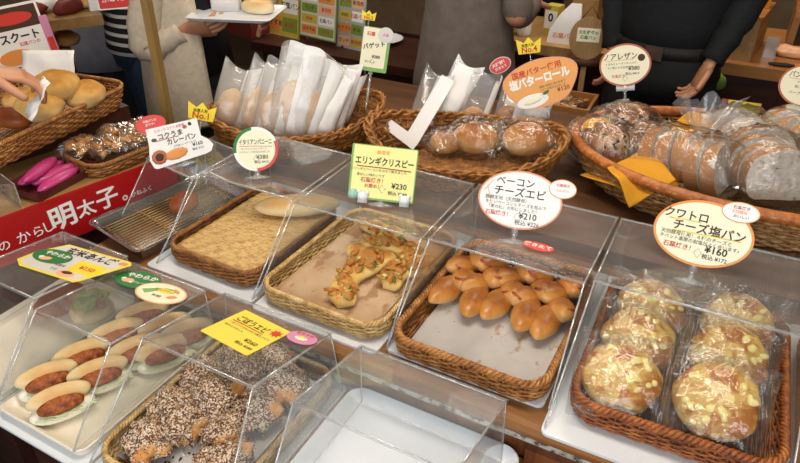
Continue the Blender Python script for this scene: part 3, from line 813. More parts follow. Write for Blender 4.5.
# base pixel, top pixel heights chosen on the basket's long axis
BG_ = [(228, 128, 246, 64, .085, .055, .40), (252, 132, 275, 60, .085, .05, .55), (272, 136, 290, 62, .09, .05, .65), (288, 136, 308, 46, .10, .055, .70), (303, 136, 328, 60, .095, .05, .75), (318, 134, 340, 68, .09, .05, .80), (328, 128, 346, 60, .095, .05, .80), (340, 118, 356, 70, .07, .045, .75)]
BG = [(*q[:6], s_) for q, s_ in zip(BG_, (.42, .50, .52, .62, .52, .60, .55, .60))]
for i, (bx, by, tx, ty, w, d, sp) in enumerate(BG):
    p = at(bx-4, by, TZ+.045); q = atY(tx-3, ty+2, p.y+.075)
    bag('bagged_baguette', bl[i], 'bagged baguettes in the boat basket', p, q, w*1.08, d*1.2, i+1, 'long', sp, face=.1*math.sin(i*2))
rl = [('bagged butter roll at the raised end of the basket, roll showing low in the window', 418, 130, 440, 72, .075, .055, .45), ('bagged butter roll standing behind the first one', 440, 122, 470, 64, .075, .05, .85), ('bagged butter roll with a twisted clear top beside the orange sign', 470, 128, 488, 74, .075, .06, .25), ('bagged butter roll half hidden behind the orange sign', 505, 128, 520, 82, .08, .06, .55), ('bagged butter roll at the far end of the basket under the orange sign', 530, 128, 540, 92, .08, .06, .80)]
for i, (lb, bx, by, tx, ty, w, d, sp) in enumerate(rl):
    p = at(bx, by, TZ+.035); q = atY(tx, ty, p.y+.085)
    bag('bagged_butter_roll', lb, 'bagged butter rolls', p, q, w*1.05, d*1.3, i+20, 'round', sp, face=.15*math.sin(i*3+1))
# white card sleeve lying in front of the first roll
b = MB(); b.prism([(0, 0), (.095, -.012), (.098, .010), (.098, .190), (.060, .190), (.060, .022), (0, .028)], 0, .0012)
o = b.build('paper_sleeve', M['bag_paper'], smooth=False); p = at(384, 128, TZ+.070)
o.matrix_world = Matrix.Translation(p) @ Matrix.Rotation(.28, 4, 'Z') @ Matrix.Rotation(.95, 4, 'X') @ Matrix.Rotation(-.42, 4, 'Z')
tag(o, 'white folded paper sleeve lying at the end of the butter roll basket', 'paper')
def loose_roll(i, label, px, py, z, R):
    p = at(px, py, z); t = thing('wrapped_roll', label, 'bread', p, .5*i, 'film wrapped rolls lying in the boat basket')
    m = MB(); blob(m, R*1.1, R, R*.75, i+60, .07, sub=3, flat=-.8); m.build('loaf', M['roll_crust'], t, attr='bake')
    pouch(R*3.0, R*2.7, R*1.9, i+30).build('film_bag', M['film'], t)
loose_roll(0, 'film wrapped roll lying in the middle of the honey basket', 476, 138, TZ+.058, .052)
loose_roll(1, 'film wrapped roll with a pale top lying nearest the front rim', 526, 139, TZ+.064, .054)
loose_roll(2, 'small film wrapped roll beside the white paper sleeve', 446, 142, TZ+.045, .038)
# raisin rounds, sliced loaves and mustard cloth in the cane basket
M['mustard'] = plain('mustard_cloth', '#dc9a1c', .85, var=.06, scale=90, bmp=.1)
M['raisin_crust'] = None
m, nt, out = nm('raisin_crust'); a_ = tex(nt, 'Noise', 14, 5, .65); v_ = tex(nt, 'Noise', 30, 2); f_ = tex(nt, 'Noise', 60, 4)
c = ramp(nt, a_.outputs[0], [(.36, '#5f3417'), (.48, '#8f5729'), (.58, '#b58a5e'), (.68, '#ded3c4')])
c = mixc(nt, ramp(nt, v_.outputs[0], [(.58, (0,0,0,1)), (.62, (1,1,1,1))]), c, '#2c1a12')
bsdf(nt, out, c, .6, bump(nt, f_.outputs[0], .4, .003)); M['raisin_crust'] = m
M['rye_crumb'] = speck('seeded_grey_crumb', [(.30, '#6d5a48'), (.36, '#b9ada0'), (.6, '#cfc6ba')], 90, .8, .3)
M['loaf_crust'] = baked('floured_loaf_crust', '#c99a66', '#b47b45', '#94602f', 20, .65, .2, 1.1, .2, patch=('#e2dbd0', 26, .61))
def raisin(i, label, px, py, z, R, fs=2.7):
    p = at(px, py, z); t = thing('wrapped_raisin_bread', label, 'bread', p, i*.8, 'film wrapped raisin breads')
    m = MB(); blob(m, R*1.15, R, R*.78, i+80, .16, sub=4, flat=-.8, fine=.04, amp2=.05); m.build('loaf', M['raisin_crust'], t)
    pouch(R*fs, R*fs*.9, R*1.75, i+50).build('film_bag', M['film'], t)
raisin(0, 'wrapped raisin round at the cane rim, studded with dark raisins', 600, 142, TZ+.075, .068)
raisin(1, 'wrapped raisin round behind, below the standing oval sign', 625, 124, TZ+.085, .062)
raisin(2, 'wrapped floury raisin round leaning on the sliced loaf', 648, 143, TZ+.075, .060)
def slices(name, label, px, py, z, n, W, H, th, rz, tilt, seed, group):
    p = at(px, py, z); t = thing(name, label, 'bread', p, rz, group)
    for k in range(n):
        m = MB(); pr = []
        for q in range(28):
            a = 2*PI*q/28; r = 1+.04*noise.noise((math.cos(a)*2, math.sin(a)*2, seed+k*.3))
            zz = math.sin(a); zz = zz if zz > -.72 else -.72
            pr.append((W/2*math.cos(a)*r*abs(math.cos(a))**-.15 if abs(math.cos(a)) > .05 else 0, H/2*zz*r))
        T = TR((.004*math.sin(k*2.3+seed), k*th*1.12-(n*th)/2, .004*math.cos(k*1.7+seed)), rx=tilt+.05*math.sin(k*3+seed), rz=.05*math.sin(k*2+seed)) 
        q_ = [(x, 0, z_) for x, z_ in pr]; s_ = [(x, th, z_) for x, z_ in pr]
        N = len(pr)
        m.add(q_+s_, [tuple(range(N)), tuple(range(N, 2*N))[::-1]], 1, T); m.add(q_+s_, [(i, N+i, N+(i+1) % N, (i+1) % N) for i in range(N)], 0, T, [.7]*(2*N))
        m.build('slice', [M['loaf_crust'], M['rye_crumb']], t, attr='bake', angle=45)
    pouch(W*1.22, n*th*1.5+.03, H*1.25, seed+3).build('film_bag', M['film'], t)
    return t
slices('sliced_loaf', 'wrapped four slice loaf with floury crusts in the middle of the cane basket', 690, 160, TZ+.095, 5, .13, .115, .030, 1.35, -.30, 3, 'wrapped sliced loaves')
slices('sliced_loaf', 'wrapped cut loaf showing its big grey seeded slice', 768, 166, TZ+.100, 4, .15, .125, .034, .42, -.25, 7, 'wrapped sliced loaves')
slices('sliced_loaf', 'wrapped dark crusted loaf lying at the back of the cane basket', 742, 138, TZ+.10, 4, .14, .11, .036, .35, -.5, 11, 'wrapped sliced loaves')
slices('sliced_loaf', 'wrapped loaf at the back of the basket below the cut off oval sign', 795, 135, TZ+.09, 3, .12, .10, .036, .9, -.3, 15, 'wrapped sliced loaves')
slices('sliced_loaf', 'wrapped loaf at the end of the cane basket, past the cut off oval sign', 832, 168, TZ+.095, 4, .13, .11, .034, .2, -.25, 19, 'wrapped sliced loaves')
# gathered bag top sticking up from the sliced loaf
def cloth(label, corners, lift, seed, fold=.006):
    a, b_, c, d = [Vector(p) for p in corners]; g = []
    for i in range(19):
        row = []
        for j in range(19):
            u, v = j/18, i/18
            p = a.lerp(b_, u).lerp(d.lerp(c, u), v); p.z += lift(u, v)+fold*noise.noise((u*3+seed, v*3, seed)); row.append(p)
        g.append(row)
    m = MB(); m.sheet(g, th=.0012); o = m.build('mustard_napkin', M['mustard']); return tag(o, label, 'napkin', 'mustard cloth napkins in the cane basket')
cloth('mustard cloth napkin corner hanging over the cane rim', [at(607, 168, TZ+.112), at(644, 150, TZ+.085), at(676, 180, TZ+.108), at(629, 208, TZ+.05)], lambda u, v: .012*math.sin(PI*v)*(1-u*.3), 1)
cloth('mustard cloth napkin spread under the loaves at the back of the basket', [at(660, 132, TZ+.10), at(690, 113, TZ+.125), at(735, 122, TZ+.11), at(700, 135, TZ+.09)], lambda u, v: .004, 3)
cloth('small mustard cloth fold behind the raisin round', [at(578, 130, TZ+.12), at(590, 118, TZ+.125), at(612, 122, TZ+.12), at(600, 132, TZ+.11)], lambda u, v: .006*math.sin(PI*v), 5)
cloth('mustard cloth lining below the raisin rounds', [at(580, 175, TZ+.05), at(640, 150, TZ+.03), at(680, 185, TZ+.06), at(640, 195, TZ+.07)], lambda u, v: .0, 7)
p = at(706, 124, TZ+.185); t = thing('twisted_bag_top', 'gathered clear bag neck fanning out above the sliced loaves', 'bag', p, .4)
b = MB(); g = []
for i in range(15):
    f = i/14; row = []
    for j in range(41):
        a = 2*PI*j/40; r = .010+.045*f**.8; w = 1+.25*math.sin(a*9)*f
        row.append((r*math.cos(a)*w*1.15, r*math.sin(a)*w*.6, -.02+.065*f+.018*math.sin(a*5+1)*f))
    g.append(row)
b.sheet(g); b.build('film', M['film_cloudy'], t)
b = MB(); b.tube([(.011*math.cos(a), .007*math.sin(a), -.018) for a in [2*PI*k/16 for k in range(16)]], .003, 6, True); b.build('gold_tie', M['wire'], t)
# ------------------------------------------------------------------ price signs
M['card_cream'] = plain('cream_card', '#f4efcf', .5, var=.02)
M['card_yellow'] = plain('pale_yellow_card', '#f3ee9a', .5, var=.02)
M['card_yellow2'] = plain('yellow_card', '#f2de52', .5, var=.02)
M['crown_yellow'] = plain('crown_yellow', '#f6dc25', .5, var=.02)
M['card_white'] = plain('white_card', '#f7f4ee', .45, var=.02)
M['card_green'] = plain('green_card', '#7fb25a', .5, var=.03)
M['deep_green'] = plain('deep_green', '#1f7a3a', .5, var=.03)
M['card_orange'] = plain('orange_card', '#eda653', .5, var=.03)
M['rim_orange'] = plain('orange_rim', '#e8954a', .5, var=.03)
M['rim_brown'] = plain('terracotta_rim', '#b9653c', .5, var=.03)
M['rim_pink'] = plain('salmon_rim', '#e59a74', .5, var=.03)
M['sticker_red'] = plain('red_sticker', '#d94038', .45, var=.02)
M['sticker_pink'] = plain('pink_sticker', '#d98fb4', .45, var=.02)
M['peach'] = plain('peach', '#f1b88a', .5, var=.02)
M['shadowless_grey'] = plain('light_grey_card', '#d9d6d0', .5, var=.02)
def ell(a, b, n=40, cx=0, cy=0): return [(cx+a*math.cos(2*PI*k/n), cy+b*math.sin(2*PI*k/n)) for k in range(n)]
def rbox(a, b, r=.004, cx=0, cy=0): return [(x+cx, y+cy) for x, y in rrect(a, b, r, 4)]
def sign_matrix(p, elev=.75, roll=0.0, yawoff=0.0):
    d = EYE-Vector(p); h = Vector((d.x, d.y, 0)); hl = h.length; h.normalize()
    h = Matrix.Rotation(yawoff, 3, 'Z') @ h
    e = math.atan2(d.z, hl)*elev
    z = h*math.cos(e)+Vector((0, 0, math.sin(e))); x = Vector((0, 0, 1)).cross(z).normalized(); y = z.cross(x)
    x, y = x*math.cos(roll)+y*math.sin(roll), y*math.cos(roll)-x*math.sin(roll)
    return Matrix(((x.x, y.x, z.x, p[0]), (x.y, y.y, z.y, p[1]), (x.z, y.z, z.z, p[2]), (0,0,0,1)))
def sign(label, mw, layers, texts, name='price_sign', cat='sign', group=None, lines=(), pics=(), stem=0):
    # layers: (part name, outline, material, z0, z1); texts: (string, size, x, y, material key, bold, rot, squeeze)
    t = thing(name, label, cat, mat=mw, group=group)
    for nme, o, mat, z0, z1 in layers:
        b = MB(); b.prism(o, z0, z1); b.build(nme, M[mat], t, smooth=False)
    if stem: b = MB(); b.tube([(0, 0, -.002), (0, -stem, -.004)], .0015, 6); b.build('clear_stem', M['clip'], t)
    by = {}
    for tx in texts:
        s_, size, x, y, mk = tx[:5]; bold = tx[5] if len(tx) > 5 else .012; rot = tx[6] if len(tx) > 6 else 0; sx = tx[7] if len(tx) > 7 else 1; zz = tx[8] if len(tx) > 8 else .0022
        b = by.setdefault(mk, MB()); put_text(b, s_, size, x, y, zz, bold, rot, sx=sx)
    for mk, b in by.items(): b.build('lettering', M[mk], t, smooth=False)
    by = {}
    for x0, y0, x1, y1, w, mk, *r in lines:
        b = by.setdefault(mk, MB()); b.tube([(x0, y0, .0016), ((x0+x1)/2, (y0+y1)/2+.0006, .0016), (x1, y1, .0016)], w, 4)
    for mk, b in by.items(): b.build('drawn_line', M[mk], t)
    for nme, rx, ry, rz, x, y, z, mk, rot, sd in pics:
        b = MB(); blob(b, rx, ry, rz, sd, .08, sub=2, T=TR((x, y, z), rz=rot)); b.build(nme, M[mk], t)
    return t
def clip_stand(t, y0, h, foot=True, z=-.004):
    b = MB(); b.tube([(0, y0+.022, z+.006), (-.006, y0+.030, z+.006), (0, y0+.038, z+.006), (.006, y0+.030, z+.006)], .0012, 5, True)
    b.box(-.006, .006, y0-.004, y0+.020, z-.003, z+.002); b.tube([(0, y0, z-.001), (0, y0-h, z-.001)], .0035, 8)
    if foot: b.lathe([(.026, -.001), (.026, .002), (.008, .005), (.004, .008), (0, .008)], 20, T=Matrix.Translation((0, y0-h, z)) @ Matrix.Rotation(-PI/2, 4, 'X'))
    b.build('clear_clip', M['clip'], t)
LT = SZ+.006+.143+.0045           # top of the rear lids
# S10 quattro cheese
p = Vector((.004, 1.030, LT+.052))
t = sign('cream oval price sign reading 160 yen on the cheese bread lid', sign_matrix(p, .95, .02), [('card', ell(.076, .054), 'rim_orange', 0, .0015), ('face', ell(.072, .050), 'card_cream', .0015, .0019),
  ('corner_bubble', ell(.028, .0165, 30, .046, .046), 'rim_orange', .0017, .0026), ('bubble_face', ell(.0265, .015, 30, .046, .046), 'card_white', .0026, .003)],
 [('クワトロ', .0175, -.030, .024, 'brown_ink', .02), ('チーズ塩パン', .0185, .008, .006, 'brown_ink', .02), ('天然酵母使用！４種のチーズと', .0078, -.008, -.0075, 'grey_ink', .01), ('チベット高原の岩塩がよく合います♪', .0074, -.002, -.0155, 'grey_ink', .01),
  ('石窯焼き！', .0100, -.030, -.0275, 'red_ink', .015), ('¥160', .0165, .026, -.0235, 'black', .02), ('税込 ¥172', .0088, .026, -.036, 'black', .012), ('石窯焼き', .0062, .046, .053, 'red_ink', .012, 0, 1, .0033), ('天然酵母', .0058, .044, .046, 'rim_orange', .01, 0, 1, .0033), ('おいしい', .0058, .048, .039, 'brown_ink', .01, 0, 1, .0033)],
 lines=[(-.055, .016, -.005, .017, .0012, 'crown_yellow'), (-.045, -.003, .058, .0, .0012, 'crown_yellow')])
clip_stand(t, -.062, .020)
# S9 bacon cheese epi
p = Vector((-.296, .995, LT+.052))
t = sign('white oval price sign reading 210 yen on the bacon braid lid', sign_matrix(p, .95, -.05), [('card', ell(.074, .052), 'rim_pink', 0, .0015), ('face', ell(.071, .049), 'card_white', .0015, .0019),
  ('corner_bubble', ell(.024, .017, 30, .070, .030), 'rim_orange', .0017, .0026), ('bubble_face', ell(.0225, .0155, 30, .070, .030), 'card_white', .0026, .003)],
 [('ベーコン', .0170, -.012, .030, 'black', .012), ('チーズエビ', .0185, -.002, .012, 'black', .012), ('醗酵生地（天然酵母）', .0078, -.022, -.001, 'grey_ink', .008), ('を使いベーコンとチーズを包んで', .0072, -.006, -.009, 'grey_ink', .008), ('「麦の穂」の形にしました！', .0072, -.010, -.017, 'grey_ink', .008),
  ('石窯焼き！', .0095, -.034, -.028, 'red_ink', .012), ('¥210', .0155, .018, -.0275, 'black', .012), ('税込 ¥226', .0100, .018, -.040, 'grey_ink', .012), ('石窯焼き', .006, .070, .036, 'red_ink', .01, 0, 1, .0033), ('ふんわり', .006, .070, .027, 'rim_orange', .01, 0, 1, .0033)],
 lines=[(-.060, .020, -.052, -.005, .0012, 'peach'), (-.064, .010, -.050, .030, .0012, 'peach')])
clip_stand(t, -.060, .016)
# S5 eringi crispy
p = Vector((-.560, .970, LT+.053))
t = sign('pale yellow rectangular price sign reading 230 yen with a bear clip', sign_matrix(p, .92, -.12), [('card', rbox(.063, .052, .003, -.001, -.001), 'card_green', 0, .001), ('face', rbox(.060, .0495, .002), 'card_yellow', .001, .0016)],
 [('秋限定', .0085, -.004, .038, 'rim_orange', .012), ('エリンギクリスピー', .0165, 0, .020, 'black', .02, 0, .76), ('エリンギとベーコンをのせて焼きました', .0060, -.010, .004, 'grey_ink', .008), ('香ばしい味わいです', .0060, -.024, -.006, 'grey_ink', .008),
  ('石窯焼き！', .0100, -.018, -.016, 'red_ink', .012), ('お薦め！', .0085, -.018, -.027, 'red_ink', .01), ('¥230', .0145, .032, -.023, 'black', .015), ('税込 ¥248', .0085, .030, -.037, 'black', .01)],
 lines=[(-.052, .010, .052, .008, .0010, 'red_ink')])
M['bear_white'] = plain('white_clip_plastic', '#e8ecec', .3, var=.02); M['bear_mint'] = plain('mint_clip_plastic', '#9fc9b4', .3, var=.02)
for nme, x, mk in (('bear_clip', -.035, 'bear_white'), ('bear_clip', .045, 'bear_white')):
    b = MB(); blob(b, .011, .010, .006, 1, .02, sub=2, T=TR((x, -.047, .006)))
    for s in (-1, 1): blob(b, .004, .004, .003, 2, .02, sub=2, T=TR((x+s*.008, -.039, .006)))
    b.box(x-.009, x+.009, -.060, -.050, -.006, .005); b.build(nme, M[mk], t)
b = MB(); blob(b, .010, .010, .005, 1, .02, sub=2, T=TR((-.054, -.044, .004))); b.build('mint_clip', M['bear_mint'], t)
clip_stand(t, -.060, .002)
# S3 italian panini
p = Vector((-.855, .952, LT+.046))
o_ = ell(.0455, .0455, 48)
t = sign('round price sign with green, white and red ring reading 380 yen', sign_matrix(p, .95, -.06), [('card', o_, 'card_white', 0, .0012), ('face', ell(.0395, .0395), 'card_cream', .0014, .0019)],
 [('イタリアンパニーニ', .0125, 0, .014, 'black', .02, 0, .60), ('モッツァレラとトマトと', .0048, -.004, .0005, 'grey_ink', .008), ('バジルソースをはさみました', .0048, -.003, -.006, 'grey_ink', .008), ('¥380', .0120, .012, -.017, 'black', .012), ('税込 ¥410', .0068, .010, -.027, 'black', .01)], lines=[(-.033, .0065, .034, .0045, .0008, 'red_ink')])
for a0, a1, mk in ((.55*PI, 1.05*PI, 'deep_green'), (-.50*PI, .12*PI, 'sticker_red')):
    b = MB(); n = 16; b.prism([(.0457*math.cos(a0+(a1-a0)*k/n), .0457*math.sin(a0+(a1-a0)*k/n)) for k in range(n+1)]+[(.0395*math.cos(a1+(a0-a1)*k/n), .0395*math.sin(a1+(a0-a1)*k/n)) for k in range(n+1)], .0011, .0015)
    b.build('ring_arc', M[mk], t, smooth=False)
clip_stand(t, -.050, .010)
# S1 kokuuma curry pan
p = Vector((-1.066, .940, SZ+.129+.053))
t = sign('white price sign with a drawn curry bun reading 160 yen', sign_matrix(p, .85, .12), [('card', [(-.066, -.048), (-.060, -.052), (.050, -.046), (.062, -.043), (.070, -.030), (.064, -.018), (.050, -.005), (.052, .034), (-.058, .036), (-.062, .0), (-.070, -.030)], 'card_white', 0, .0015),
   ('corner_bubble', ell(.032, .019, 30, -.044, .045), 'sticker_red', -.002, -.0004)],
 [('とろ～りコクうま野菜', .0066, -.010, .027, 'pink_ink', .012), ('コクうま', .0140, -.012, .013, 'black', .02), ('カレーパン', .0150, .008, -.002, 'black', .02, 0, .86), ('北海道のじゃがいも入り', .0045, .012, -.013, 'grey_ink', .006), ('¥160', .0110, .038, -.020, 'black', .015), ('税込 ¥172', .0058, .036, -.030, 'black', .01), ('石窯パンの', .0058, -.044, .052, 'white_ink', .012, 0, 1, .0002), ('店です！', .0058, -.044, .0445, 'white_ink', .012, 0, 1, .0002)],
 lines=[(-.045, .006, .004, .0065, .0008, 'red_ink')],
 pics=[('drawn_bun', .026, .012, .001, -.012, -.030, .0018, 'rim_orange', .1, 2), ('drawn_bun', .017, .016, .001, -.048, -.028, .0018, 'rim_brown', .5, 3), ('drawn_bun', .010, .009, .001, -.048, -.028, .0024, 'brown_ink', .5, 3), ('mushroom_doodle', .005, .004, .001, .022, .022, .0018, 'rim_brown', .3, 4), ('mushroom_doodle', .004, .004, .001, .034, .026, .0018, 'brown_ink', -.3, 5), ('mushroom_doodle', .006, .004, .001, -.048, .010, .0018, 'grey_ink', 0, 6)])
clip_stand(t, -.050, .008)
# S2 crown no. 1
def crown(label, mw, s, txt1, txt2, group='yellow crown rank signs'):
    return sign(label, mw, [('card', [(-.9*s, -.62*s), (.82*s, -.70*s), (1.0*s, .42*s), (.42*s, .12*s), (.0, .62*s), (-.40*s, .22*s), (-1.0*s, .60*s)], 'crown_yellow', 0, .0015)],
      [(txt1, .26*s, -.1*s, .0, 'black', .02), (txt2, .62*s, -.02*s, -.36*s, 'red_ink', .02)], name='crown_sign', group=group, stem=.16)
p = at(202, 111, TZ+.155); crown('yellow crown sign reading No. 1 on the baguette basket', sign_matrix(p, .9, -.26), .033, '当店人気', 'No.1')
# S6 shio butter roll
p = at(541, 83, TZ+.175)
t = sign('orange rounded sign for the salt butter roll with white brush lettering', sign_matrix(p, .9, .36), [('card', [(x*(1+.10*math.sin(a*3)), y*(1+.06*math.cos(a*2))) for a, (x, y) in [(2*PI*k/40, q) for k, q in enumerate(ell(.092, .064))]], 'rim_pink', 0, .0015),
   ('face', [(x*(1+.10*math.sin(a*3)), y*(1+.06*math.cos(a*2))) for a, (x, y) in [(2*PI*k/40, q) for k, q in enumerate(ell(.088, .060))]], 'card_orange', .0015, .0019), ('bread_photo', ell(.040, .017, 30, -.030, -.038), 'white_ink', .0019, .0022)],
 [('国産バター使用', .0180, -.004, .033, 'red_ink', .02), ('塩バターロール', .0265, -.002, .010, 'white_ink', .05, 0, .82), ('国産小麦粉使用の生地で', .0060, .026, -.010, 'grey_ink', .008), ('バターを巻き込みました', .0060, .026, -.018, 'grey_ink', .008), ('¥120', .0150, .050, -.028, 'brown_ink', .012)],
 pics=[('drawn_roll', .024, .007, .0012, -.030, -.038, .0028, 'card_cream', .1, 4), ('leaf_doodle', .009, .004, .001, .006, -.026, .0026, 'deep_green', .4, 5)])
clip_stand(t, -.060, .03, False)
p = at(529, 45, TZ+.215); crown('yellow crown sign reading No. 4 above the orange sign', sign_matrix(p, .9, .22), .034, '当店人気', 'No.4')
p2 = at(502, 67, TZ+.16)+Vector((-.01, .012, 0)); sign('red oval tag behind the orange salt butter sign', sign_matrix(p2, .9, .5), [('card', ell(.031, .021), 'white_ink', 0, .001), ('face', ell(.0295, .0195), 'sticker_red', .001, .0015)], [('大好評！', .011, 0, .005, 'white_ink', .02), ('焼きたて', .0085, 0, -.007, 'white_ink', .02)], name='oval_tag')
# S7 noix raisin
p = at(625, 65, TZ+.20)
t = sign('cream oval sign with terracotta rim reading 380 yen on a clear clip', sign_matrix(p, .9, .18), [('card', ell(.064, .054), 'rim_brown', 0, .0015), ('face', ell(.0595, .0495), 'card_cream', .0015, .002), ('stamp', ell(.009, .009, 20, .040, .016), 'brown_ink', .002, .0023)],
 [('ノアレザン', .0190, -.012, .021, 'black', .012, 0, .9), ('くるみとレーズンたっぷり', .0065, -.010, .004, 'grey_ink', .01), ('ライ麦入りの生地です', .0065, -.012, -.006, 'grey_ink', .01), ('¥380', .0135, .022, -.010, 'black', .02), ('税込 ¥410', .0078, .018, -.023, 'black', .012), ('石窯焼き', .0085, -.016, -.028, 'red_ink', .012)], lines=[(-.048, .012, .022, .013, .0008, 'red_ink')])
clip_stand(t, -.064, .055, False)
b = MB(); b.box(-.022, .024, -.066, -.050, -.004, -.001); blob(b, .006, .006, .004, 1, .02, sub=2, T=TR((0, -.058, .003))); b.build('clip_button', M['bear_white'], t)
# S8 pain
p = at(808, 86, TZ+.19)
t = sign('cream oval sign with terracotta rim cut off by the photo edge', sign_matrix(p, .9, -.02), [('card', ell(.064, .052), 'rim_brown', 0, .0015), ('face', ell(.0595, .0475), 'card_cream', .0015, .002)],
 [('パン・オ・セレアル', .0165, .012, .021, 'black', .015, 0, .8), ('十種類の穀物入り', .0075, .004, .005, 'grey_ink', .01), ('歯ごたえがあります', .0075, .006, -.006, 'grey_ink', .01), ('ハーフサイズ', .0085, -.010, -.021, 'black', .01)], lines=[(-.045, .012, .05, .012, .0008, 'red_ink')])
clip_stand(t, -.064, .05, False)
b = MB(); b.box(-.030, .030, -.072, -.052, -.004, -.001); b.box(-.028, .028, -.090, -.075, -.004, -.001); b.build('clip_button', M['bear_white'], t)
# S4 green card with crown
p = at(374, 48, TZ+.235)
t = sign('small green bordered card sign behind the baguette bags', sign_matrix(p, .8, -.16), [('card', rbox(.036, .056, .004, .004, -.004), 'card_green', 0, .001), ('face', rbox(.032, .050, .003), 'card_cream', .001, .0015), ('round_tag', ell(.020, .020, 24, .026, .036), 'shadowless_grey', .0016, .0022)],
 [('バゲット', .0150, 0, .006, 'black', .025, .25), ('石窯', .011, -.012, .034, 'red_ink', .02), ('¥280', .0105, .008, -.022, 'black', .02), ('人気', .009, .026, .036, 'pink_ink', .015, 0, 1, .0026), ('おいしい', .0070, -.006, -.036, 'deep_green', .015)])
clip_stand(t, -.064, .10, False)
p = at(369, 15, TZ+.29); crown('small yellow crown sign above the green bordered card', sign_matrix(p, .8, -.1), .020, '人気', 'No.2')
# flat signs on the lids
def flat(p, rz, tilt=0.0): return Matrix.Translation(p) @ Matrix.Rotation(rz, 4, 'Z') @ Matrix.Rotation(tilt, 4, 'X')
sign('red oval sticker reading freshly baked on the bacon braid lid', flat((-.240, .945, LT+.0005), .02), [('face', ell(.028, .0125), 'sticker_red', 0, .0006)], [('焼きたて', .0125, 0, 0, 'white_ink', .03, 0, 1, .0009)], name='sticker', cat='sticker')
TA = -math.atan2(.168-.125, .690-.50)
def onlid(x, y, yr, zr, ta, h=.003): return Vector((x, y, zr + (y-yr)*math.tan(ta) + h))
ZS = FZ+.010+.168+.0028
t = sign('yellow card lying on the sesame bread lid reading 260 yen', flat(onlid(-.615, .606, .50, ZS, TA), -.10, TA), [('card', rbox(.053, .050, .003), 'card_yellow2', 0, .0010), ('spot', [(r*math.cos(PI*k/8)+.040, r*math.sin(PI*k/8)+.028) for k, r in enumerate([.012, .007]*8)], 'sticker_red', .001, .0014)],
 [('ごぼうエピ', .0190, -.008, .022, 'black', .02, 0, .72, .0013), ('ごぼうサラダをのせて黒白ゴマで', .0060, .002, .004, 'grey_ink', .008, 0, 1, .0013), ('焼き上げました', .0060, -.022, -.006, 'grey_ink', .008, 0, 1, .0013), ('¥260', .0130, .030, -.020, 'black', .015, 0, 1, .0013), ('税込 ¥280', .0085, .028, -.034, 'black', .012, 0, 1, .0013)], lines=[(-.042, .011, .026, .011, .0008, 'red_ink')])
t = sign('pink oval sticker with a drawn face on the sesame lid', flat(onlid(-.532, .645, .50, ZS, TA), .05, TA), [('face', ell(.027, .019), 'sticker_pink', 0, .0007)], [('おすすめ', .0085, 0, .011, 'red_ink', .02, 0, 1, .001)], name='sticker', cat='sticker', pics=[('drawn_pot', .012, .006, .0006, 0, -.003, .001, 'card_white', 0, 1), ('drawn_pot', .008, .004, .0006, 0, -.001, .0016, 'card_yellow2', 0, 2)])
TB = -math.atan2(.132-.100, .690-.482); ZB = FZ+.024+.132+.0028
t = sign('green oval sticker with a pink pig on the croquette lid', flat(onlid(-.912, .645, .482, ZB, TB), .10, TB), [('face', ell(.048, .030), 'deep_green', 0, .0008)], [('やわらか', .0165, .002, .011, 'white_ink', .03, .1, 1, .0012), ('ジューシー', .0085, .018, -.009, 'white_ink', .02, .1, 1, .0012)], name='sticker', cat='sticker', pics=[('pig_face', .013, .008, .0008, -.014, -.010, .0012, 'peach', .2, 1), ('pig_ear', .005, .003, .0008, -.026, -.007, .0014, 'white_ink', .7, 2), ('pig_ear', .004, .003, .0008, -.004, -.014, .0014, 'white_ink', -.3, 2)])
t = sign('cream oval sticker with pumpkin drawing on the croquette lid', flat(onlid(-.838, .632, .482, ZB, TB, .0045), .08, TB), [('face', ell(.052, .034), 'peach', 0, .0008), ('inner', ell(.0485, .031), 'card_cream', .0008, .0011), ('green_swirl', [(-.040, -.004), (-.018, .010), (.0, .018), (.018, .020), (.010, .010), (-.012, .002), (-.026, -.014)], 'card_green', .0011, .0014), ('gold_shape', ell(.017, .007, 20, .003, .008), 'card_yellow2', .0014, .0017)], [('コロッケサンド', .0065, .002, .008, 'brown_ink', .015, 0, 1, .002), ('¥180', .0095, .0, -.012, 'brown_ink', .015, 0, 1, .0016)], name='sticker', cat='sticker', pics=[('carrot', .010, .005, .0008, .028, -.004, .0014, 'rim_orange', .5, 3), ('carrot', .010, .004, .0008, .022, .016, .0014, 'rim_orange', -.4, 4)])
# ------------------------------------------------------------------ side counter with the red board, turned 13 degrees
A13 = math.radians(13)
MW = Matrix.Translation((-1.25, .60, 0)) @ Matrix.Rotation(-A13, 4, 'Z')     # local y runs along the board, local -x goes behind it
def sidept(n, u, z): return MW @ Vector((n, u, z))
t = thing('side_counter', 'wooden side counter turned towards the stand with a red lettered board along its edge', 'counter', mat=MW)
MB().box(-.76, -.006, -.14, .44, .86, .883).build('counter_top', M['wood_tan'], t, smooth=False)
MB().box(-.74, -.012, -.12, .42, .02, .86).build('cabinet_body', M['wood_dark'], t, smooth=False)
MB().box(-.72, -.03, -.10, .40, 0, .02).build('kick_base', M['black'], t, smooth=False)
M['board_red'] = plain('glossy_red_board', '#b3191d', .25, var=.04, scale=8)
bd = thing('red_banner_board', 'long red board with white brush lettering fixed along the side counter edge', 'sign', mat=MW)
MB().box(-.005, .001, -.13, .41, .778, .884).build('board', M['board_red'], bd, smooth=False)
b = MB(); RB = Matrix(((0, 0, 1, .0018), (1, 0, 0, 0), (0, 1, 0, 0), (0, 0, 0, 1)))
